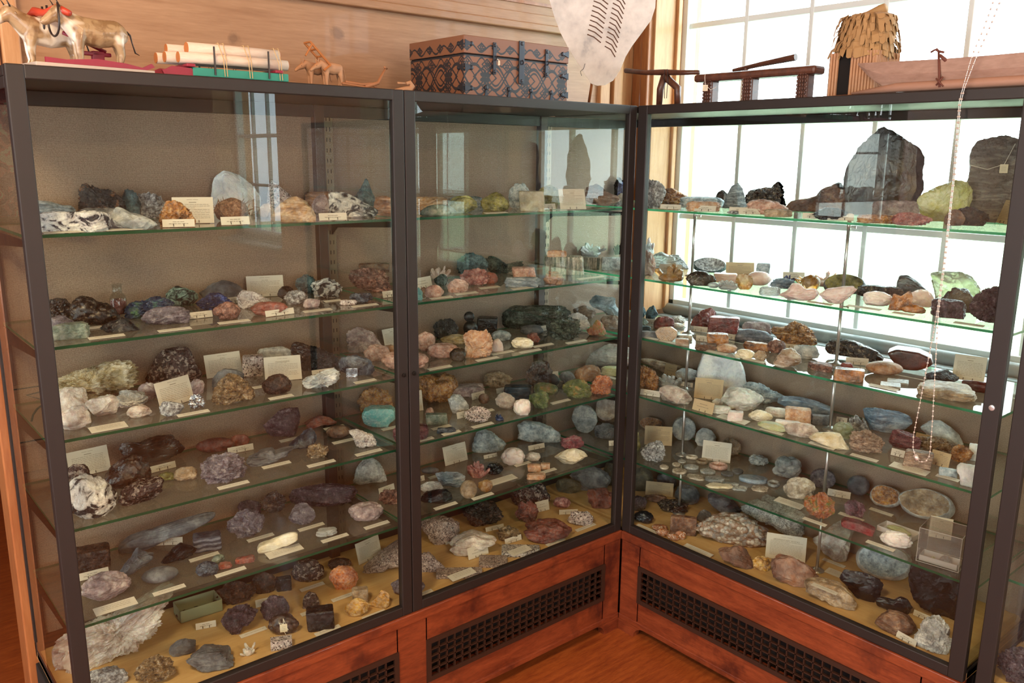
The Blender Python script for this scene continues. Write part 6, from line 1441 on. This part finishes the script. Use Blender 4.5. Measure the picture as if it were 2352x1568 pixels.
# patterned chest
q0 = on(1066, 80, 'y', .055); q1 = on(1305, 108, 'y', .055); XA, XB = q0.x, q1.x; ZTOP = (q0.z+q1.z)/2; YA = .055
YB = min(YA + (on(942, 100, 'x', XA).y-YA), .44)
def chestmat(nm, a, b):
    t = NT(nm); tc = t.n('ShaderNodeTexCoord'); sp = t.n('ShaderNodeSeparateXYZ'); t.l(tc.outputs['Object'], sp.inputs[0])
    def M(op, x, y=None):
        o = t.n('ShaderNodeMath', operation=op); t.val(o.inputs[0], x)
        if y is not None: t.val(o.inputs[1], y)
        return o.outputs[0]
    s_ = M('ADD', sp.outputs[0], sp.outputs[1]); z_ = sp.outputs[2]
    def flower(per, zc, r0, r1, hole, off):
        u = M('SUBTRACT', M('PINGPONG', M('ADD', s_, off), per/2), per/4); v = M('SUBTRACT', z_, zc)
        d = M('SQRT', M('ADD', M('POWER', u, 2), M('POWER', v, 2))); an = M('ARCTAN2', v, u)
        pet = M('SUBTRACT', d, M('ADD', M('MULTIPLY', M('ABSOLUTE', M('SINE', M('MULTIPLY', an, 3))), r1), r0)); dia = M('ABSOLUTE', M('SUBTRACT', M('ADD', M('ABSOLUTE', u), M('ABSOLUTE', M('MULTIPLY', v, 1.25))), r0*4.6))
        return M('MINIMUM', M('MAXIMUM', pet, M('SUBTRACT', hole, d)), M('SUBTRACT', dia, .0028))
    def wave(per, amp, zc, th, ph=0):
        w = M('SINE', M('ADD', M('MULTIPLY', s_, 6.283/per), ph)); return M('SUBTRACT', M('ABSOLUTE', M('SUBTRACT', M('ADD', M('MULTIPLY', w, amp), zc), z_)), th)
    ks = [flower(.30, .055, .009, .011, .005, 0), flower(.15, .022, .004, .006, .002, .03), flower(.15, .090, .004, .006, .002, .03), flower(.105, .136, .003, .006, .002, .02), wave(.15, .034, .055, .0042), wave(.15, -.034, .055, .0042), wave(.10, .022, .055, .0026, .7), wave(.10, -.022, .055, .0026, .7), wave(.075, .012, .018, .003), wave(.05, .010, .098, .0022), wave(.075, .010, .133, .0022), wave(.9, 0, .113, .0035)]
    k = ks[0]
    for q in ks[1:]: k = M('MINIMUM', k, q)
    k = M('ADD', k, M('MULTIPLY', M('SUBTRACT', t.noise(tc.outputs['Object'], 90, 2), .5), .003))
    f = M('LESS_THAN', k, .0004); c = t.mix(f, a, b); return t.fin(t.bsdf(c, .5, 0, t.bump(f, .4, .001)))
M_CH = chestmat('chest_pattern', '84583f', '24262c'); M_IRON = plain('blackened_iron', '3a3d44', .4, .6, .1)
t = thing('wooden_chest', 'low rectangular chest with dark floral pattern and iron clasps', 'chest', (XA, YA, ZT)); Wd, Dp, Hc = XB-XA, YB-YA, ZTOP-ZT; zl = Hc*.70
MB().box((0, 0, 0), (Wd, Dp, zl-.001), .002).build('body', M_CH, t); lid = MB().box((-.002, -.002, zl+.001), (Wd+.002, Dp+.002, Hc), .002).build('lid', M_CH, t)
MB().box((.003, .003, zl-.001), (Wd-.003, Dp-.003, zl+.001)).build('seam', M_BLACK, t)
def clasp(x, z0, z1, wide=.010):
    m = MB().box((x-wide/2, -.006, z0), (x+wide/2, -.002, z1), .001)
    for zz in (z0+.008, z1-.008): m.ball((x, -.006, zz), .0052, (1, .5, 1))
    m.tube([(x, -.008, (z0+z1)/2-.006), (x, -.013, (z0+z1)/2), (x, -.008, (z0+z1)/2+.006)], .0022, 8); return m
for x, a, b, w in ((Wd*.265, .065, Hc-.012, .011), (Wd*.52, .045, Hc+.001, .02), (Wd*.77, .070, Hc-.014, .011)): clasp(x, a, b, w).build('clasp', M_IRON, t)
for x in (Wd*.195, Wd*.41, Wd*.625, Wd*.83): MB().prism([(x-.007, -.0025, 0), (x+.007, -.0025, 0), (x+.0025, -.0025, .022), (x-.0025, -.0025, .022)], (0, .002, 0)).ball((x, -.002, .027), .0065, (1, .4, 1.1)).build('strap', M_IRON, t)
for z in (.022, .078, Hc-.022):
    for x, s_ in ((0, 1), (Wd, -1)): MB().prism([(x, -.0045, z-.010), (x+s_*.020, -.0045, z-.003), (x+s_*.020, -.0045, z+.003), (x, -.0045, z+.010)], (0, .002, 0)).ball((x+s_*.024, -.003, z), .0065, (1, .4, 1)).build('corner_iron', M_IRON, t)
    MB().prism([(-.0045, 0, z-.010), (-.0045, .020, z-.003), (-.0045, .020, z+.003), (-.0045, 0, z+.010)], (.002, 0, 0)).ball((-.003, .024, z), .0065, (.4, 1, 1)).build('corner_iron', M_IRON, t)
hang_tag(Vector((XA+Wd*.29, YA-.012, ZT+Hc*.62)), .006, .012, Vector((.6, .8, 0)), 'small white thread tag on the chest clasp', [[(XA+Wd*.27, YA-.010, ZT+Hc*.66), (XA+Wd*.29, YA-.014, ZT+Hc*.62)]])
# hide shield leaning in the corner
pc = Vector((.12, .22, 1.6)); hn = Vector((pc.x-CAM.x, pc.y-CAM.y, 0)).normalized()
def hide():
    t = NT('pale_hide'); v = t.coord('Object', rnd=False); n = t.noise(v, 9, 5, .6); c = t.ramp(n, [(.3, 'b4b4b4'), (.42, 'e4e0da'), (.6, 'fbf7f0')]); return t.fin(t.bsdf(c, .55, 0, t.bump(n, .2, .002), sss=0))
out = [(1262, 0), (1272, 35), (1287, 75), (1306, 112), (1330, 150), (1349, 180), (1358, 192), (1372, 197), (1390, 195), (1408, 185), (1425, 160), (1437, 130), (1452, 105), (1478, 70), (1496, 45), (1505, 18), (1508, -30), (1500, -90), (1478, -150), (1440, -205), (1395, -240), (1345, -215), (1300, -160), (1268, -90), (1258, -40)]
t = thing('hide_shield', 'tall pale oval hide shield with slit rows, by the window corner', 'shield', pc)
poly = [onp(u, v, pc, hn)-pc for u, v in out]; MB().prism(poly, hn*.005).build('hide', hide(), t)
m = MB()
for r in range(-13, 14):
    for s_ in (0, 1):
        x0, y0 = (1383-r*0, 0)[0], 0
        cy = 112-(13-r)*11.0; bx = 1404-(cy-112)*-.21*-1 if False else 1386+(112-cy)*.19
        if s_ == 0: seg = [(bx-37, cy-33), (bx-22, cy-27), (bx-6, cy-14)]
        else: seg = [(bx+3, cy-6), (bx+17, cy+2), (bx+27, cy+19)]
        m.tube([onp(u, v, pc-hn*.0008, hn)-pc for u, v in seg], .0019, 6)
m.build('slit', plain('slit_lacing', '6a4a38', .8), t)
MB().tube([onp(1352, 240, pc+hn*.01, hn)-pc, onp(1366, 150, pc+hn*.01, hn)-pc, onp(1400, -150, pc+hn*.01, hn)-pc], .005, 8).build('stick', M_TRIM, t, True)
MB().tube([onp(u, v, pc-hn*.002, hn)-pc for u, v in ((1344, 146), (1340, 158), (1333, 164), (1336, 174))], .001, 6).build('thong', M_HORN, t)
# carved headrest
def yz(u, v, x): q = on(u, v, 'x', x); return q
hx = .10; A = yz(1437, 162, hx); B = yz(1606, 166, hx); C_ = yz(1527, 166, hx); F1 = yz(1514, 238, hx); F2 = yz(1556, 236, hx); arch = yz(1531, 205, hx)
t = thing('carved_headrest', 'dark wooden neck rest, long curved bar on an arched foot', 'headrest', (hx, C_.y, ZT)); o0 = Vector((hx, C_.y, ZT))
m = MB(); pts = [A, A.lerp(C_, .5)+Vector((0, 0, -.004)), C_, B.lerp(C_, .5)+Vector((0, 0, -.001)), B]
m.tube([p-o0 for p in pts], [.0085, .008, .010, .008, .007], 12); m.build('neck_bar', M_DARKW, t, True)
for s_, F in ((-1, F1), (1, F2)):
    top = C_-Vector((0, 0, .012)); mid = Vector((hx, (F.y*1.0+top.y*0)-(.008*(-1 if s_ < 0 else 1))*-1, (top.z+ZT)/2))
    MB().tube([top-o0, mid-o0+Vector((0, (-.006 if F.y < C_.y else .006), .008)), Vector((hx, F.y, ZT+.004))-o0], [.013, .012, .010], 10).build('leg', M_DARKW, t, True)
MB().tube([C_-o0+Vector((-.012, -.01, .006)), C_-o0+Vector((-.016, -.012, -.03)), C_-o0+Vector((-.014, -.016, -.085))], .0012, 6).tube([C_-o0+Vector((-.012, -.02, .008)), C_-o0+Vector((-.016, -.028, -.03)), C_-o0+Vector((-.014, -.024, -.085))], .0012, 6).build('wire_loop', M_HORN, t)
# carved stool
sx = .09; A = yz(1606, 166, sx); B = yz(1884, 164, sx); t = thing('carved_stool', 'long carved dark wood stool with knobbly studded legs', 'stool', (sx, (A.y+B.y)/2, ZT)); o0 = Vector((sx, (A.y+B.y)/2, ZT)); zt = (A.z+B.z)/2
MB().box((-.028, B.y-o0.y, zt-ZT-.020), (.030, A.y-o0.y, zt-ZT+.004), .008).build('seat', M_DARKW, t)
for u in (1634, 1725, 1850):
    L_ = yz(u, 200, sx); m = MB(); yy = L_.y-o0.y; m.box((-.020, yy-.017, 0), (.018, yy+.017, zt-ZT-.018), .004); lg = m.build('leg', M_DARKW, t)
    k = MB()
    for r in range(7):
        for c in range(4): k.box((-.025, yy-.016+.008*c+.001, .004+.0105*r), (-.018, yy-.016+.008*c+.0075, .0125+.0105*r), .0015)
    k.build('studs', M_DARKW, lg)
hang_tag(yz(1620, 195, .045), .016, .018, Vector((.8, .6, 0)), 'white string tag hanging from the carved stool', [[yz(1622, 150, .038), yz(1619, 178, .044), yz(1620, 195, .045)], [yz(1620, 195, .045), yz(1632, 206, .044), yz(1645, 200, .046)]])
P0 = yz(1745, 148, .25); P1 = yz(1828, 131, .25); t = thing('wooden_bar', 'thin pale-edged curved bar resting behind the carved stool', 'carving', (.25, P0.y, ZT)); o0 = Vector((.25, P0.y, ZT))
MB().tube([P0-o0+Vector((0, .10, -.012)), P0-o0, P1-o0], [.006, .008, .011], 8).tube([P0-o0+Vector((0, .05, -.008)), P0-o0+Vector((0, .05, -P0.z+ZT))], .007, 8).build('bar', M_DARKW, t)
# reed hut
hc = .165; A = yz(1912, 210, hc); B = yz(2050, 205, hc-.0); yc = (A.y+B.y)/2; w2 = abs(A.y-B.y)/2*.74; zr = yz(1920, 138, hc).z; zt = yz(2045, 12, hc).z
t = thing('reed_hut', 'small model hut with reed walls and a shaggy raffia roof', 'model hut', (hc, yc, ZT)); hr = zr-ZT+.01
MB().box((-w2-.008, -w2-.008, 0), (w2+.008, w2+.008, .008), .001).build('hut_base', M_LOGEND, t)
m = MB(); M_REED = plain('reed_stalk', 'b98a64', .6, 0, .1, .2, 50); nr = 15
for k in range(nr):
    f = -w2+2*w2*(k+.5)/nr; r_ = w2/nr*1.02
    for (x, y) in ((-w2, f), (w2, f), (f, -w2), (f, w2)):
        if x == -w2 and -.004+0 < y-(.012) < .028: continue
        m.tube([(x, y, .007), (x, y, hr)], r_, 6)
m.build('reed_wall', M_REED, t)
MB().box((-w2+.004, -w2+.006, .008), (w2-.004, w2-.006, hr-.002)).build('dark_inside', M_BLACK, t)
rs = random.Random(5); m = MB(); zt2 = zt-ZT
for lev in range(7):
    f = lev/6; z0 = hr-.002+(zt2-.022-hr)*f; R0 = (w2+.004)*(1-.30*f); ny = 1-.05*f; n = 34-2*lev
    for k in range(n):
        a = 2*math.pi*(k+rs.random()*.7)/n; wd = .010+.013*rs.random(); ln = .034+.016*rs.random(); tl = rs.uniform(-.35, .35)
        sq = 1/max(abs(math.cos(a)), abs(math.sin(a)))**.7; c, s_ = math.cos(a), math.sin(a)*(1+.35*f); R1 = R0*sq*(.95+.12*rs.random())
        top = Vector((c*R1*.72, s_*R1*.72, min(z0+ln*.75, zt2-.018))); bot = Vector((c*R1*1.07, s_*R1*1.07, z0-ln*.30)); sd = Vector((-s_, c, tl)).normalized()*wd/2; nn = Vector((c, s_, .6))*.0009
        mid = top.lerp(bot, .55)+Vector((c, s_, .4))*.006
        m.prism([top-sd*.8, mid-sd, bot-sd*rs.uniform(.5, 1), bot+Vector((0, 0, rs.uniform(-.008, .006))), bot+sd*rs.uniform(.6, 1.1), mid+sd, top+sd*.8], nn)
m.box((-w2*.62, -w2*.9, hr), (w2*.62, w2*.9, zt2-.02), .01)
m.build('raffia_roof', M_RAFFIA, t)
MB().tube([(0, w2*.78, zt2-.034), (0, w2*.40, zt2-.026), (0, 0, zt2-.020), (0, -w2*.5, zt2-.010), (0, -w2*.72, zt2-.004)], [.010, .014, .013, .015, .012], 10).tube([(-.004, w2*.2, zt2-.014), (-.012, 0, zt2-.034), (0, -w2*.3, zt2-.03)], .006, 8).build('ridge_knot', M_RAFFIA, t, True)
# model canoe
cx = .045; t = thing('model_canoe', 'long pale wooden dugout canoe model lashed to an outrigger beam', 'model boat', (cx, -.95, ZT)); o0 = Vector((cx, -.95, ZT))
y0 = yz(1972, 146, cx).y; zt_ = yz(1972, 146, cx).z; y1 = y0-.62; m = MB(); N = 24; rings = []
for i in range(N+1):
    f = i/N; y = y0+(y1-y0)*f; e = math.sin(math.pi*min(max(f, .0), 1))**.45 if 0 < f < 1 else 0; hw = .004+.024*e; ztp = zt_-.008*math.sin(math.pi*f); zb = ZT+.012+(ztp-ZT-.017)*((1-min(f/.16, 1))**1.5+(1-min((1-f)/.16, 1))**1.5)
    prof = [(-hw, ztp), (-hw*.98, (ztp+zb)/2), (-hw*.6, zb+.003), (0, zb), (hw*.6, zb+.003), (hw*.98, (ztp+zb)/2), (hw, ztp), (hw*.85, ztp), (hw*.7, (ztp+zb)/2+.004), (0, zb+.008), (-hw*.7, (ztp+zb)/2+.004), (-hw*.85, ztp)]
    rings.append([m.bm.verts.new(Vector((cx+a, y, b))-o0) for a, b in prof])
for i in range(N):
    for k in range(12): m.bm.faces.new((rings[i][k], rings[i][(k+1) % 12], rings[i+1][(k+1) % 12], rings[i+1][k]))
m.bm.faces.new(rings[0]); m.bm.faces.new(rings[-1][::-1])
m.build('hull', wood('pale_hull_wood', '8f7060', 'b09080', (8, 2, 8), .55, 4, coat=0), t)
M_HULLB = plain('light_band_wood', 'a8806c', .55, 0, .05, .08, 40); q = yz(1975, 212, cx-.01).y
MB().tube([Vector((cx-.012, y0+.005, ZT+.006))-o0, Vector((cx-.02, y0-.12, ZT+.014))-o0, Vector((cx-.02, y1+.1, ZT+.014))-o0, Vector((cx-.012, y1, ZT+.010))-o0], [.003, .012, .013, .004], 10).build('outrigger_float', M_HULLB, t, True)
P = yz(2156, 118, cx-.028); Q = yz(2158, 200, cx-.032); m = MB(); m.tube([P-o0, Q-o0], .003, 8).tube([P-o0, yz(2148, 114, cx-.03)-o0, yz(2138, 120, cx-.03)-o0], .0025, 6).tube([P-o0, yz(2150, 112, cx-.03)-o0], .003, 6).tube([P-o0, yz(2168, 120, cx-.03)-o0], .003, 6).tube([yz(2158, 126, cx-.03)-o0, yz(2172, 138, cx-.025)-o0, yz(2181, 151, cx)-o0], [.0035, .005, .004], 8)
m.tube([yz(2150, 196, cx-.034)-o0, yz(2166, 176, cx-.034)-o0], .002, 6).tube([yz(2150, 180, cx-.034)-o0, yz(2166, 198, cx-.034)-o0], .002, 6); m.build('lashing_branch', plain('red_brown_twig', '6a3c30', .7), t, True)
# bead chain hanging in front of the window case
t = thing('bead_chain', 'long looped metal bead pull chain hanging before the window case', 'chain', (-.012, -1.04, .56)); o0 = Vector((-.012, -1.04, .56)); M_BEAD = plain('pinkish_bead_metal', 'd8cdc6', .3, .5)
def strand(pts, step):
    out = []; carry = 0
    for a, b in zip(pts[:-1], pts[1:]):
        L_ = (b-a).length; s_ = carry
        while s_ < L_: out.append(a.lerp(b, s_/L_)); s_ += step
        carry = s_-L_
    return out
gx = -.012
la = [on(2330, -110, 'x', gx), on(2300, -50, 'x', gx), on(2262, 60, 'x', gx), on(2232, 130, 'x', gx), on(2212, 200, 'x', gx), on(2203, 235, 'x', gx), on(2190, 400, 'x', gx), on(2168, 600, 'x', gx), on(2152, 720, 'x', gx), on(2141, 780, 'x', gx), on(2112, 930, 'x', gx), on(2098, 1000, 'x', gx), on(2097, 1030, 'x', gx), on(2103, 1048, 'x', gx)]
lb = [on(2345, -110, 'x', gx), on(2318, -50, 'x', gx), on(2275, 60, 'x', gx), on(2243, 130, 'x', gx), on(2216, 200, 'x', gx), on(2206, 240, 'x', gx), on(2193, 400, 'x', gx), on(2171, 600, 'x', gx), on(2155, 720, 'x', gx), on(2148, 850, 'x', gx), on(2142, 960, 'x', gx), on(2137, 1030, 'x', gx), on(2134, 1048, 'x', gx), on(2126, 1060, 'x', gx), on(2112, 1060, 'x', gx), on(2103, 1050, 'x', gx)]
m = MB(); beads = strand(la, .0135)+strand(lb, .0135)
for b in beads: m.ball(b-o0, .0028, (1, 1, 1), 1)
m.build('beads', M_BEAD, t, True); m = MB(); m.tube([p-o0 for p in la], .0007, 6).tube([p-o0 for p in lb], .0007, 6); m.build('links', M_BEAD, t)
MB().tube([on(2101, 1044, 'x', gx)-o0, on(2108, 1056, 'x', gx)-o0], .0055, 10).build('connector', M_BEAD, t, True)
h0 = on(2337, -112, 'x', gx); MB().tube([h0-o0, Vector((gx, h0.y-.06, 2.6))-o0], .002, 6).build('cord', M_BEAD, t)
# what stands in the next room, past the doorway beside the oxen end
t = thing('painted_cabinet', 'tall wooden cabinet with a scroll drawing, standing in the next room', 'cabinet', (-2.42, 3.35, FZ))
MB().box((-.75, -.2, 0), (.75, .4, 1.36), .006).build('body', M_TRIM, t); MB().box((-.70, -.21, .16), (.70, -.198, .50), .002).build('panel', plain('tan_panel', 'b8845c', .6, 0, 0, .1, 20), t)
m = MB()
for cx_ in (-.42, 0, .42):
    m.tube([(cx_-.02+.11*math.exp(-.14*a)*math.cos(a), -.213, .29+.11*math.exp(-.14*a)*math.sin(a)) for a in [k*.35 for k in range(26)]], .006, 6).tube([(cx_-.10, -.213, .46), (cx_+.10, -.213, .44), (cx_-.02, -.213, .38)], .005, 6)
m.tube([(-.68, -.213, .18), (.68, -.213, .18)], .004, 6).tube([(-.68, -.213, .48), (.68, -.213, .48)], .004, 6); m.build('scroll_drawing', M_HORN, t)
# unseen lamps added at the ceiling for warm fill light
for i, (lx, ly) in enumerate(((-2.7, -1.3), (-1.2, -3.6))):
    t = thing('added_fill_lamp', 'square warm ceiling lamp, %s the display cases' % ('above and before' if i == 0 else 'farther down the room from'), 'lamp', (lx, ly, 2.6)); MB().box((-.28, -.28, -.10), (.28, .28, 0), .01).build('housing', M_METAL, t)
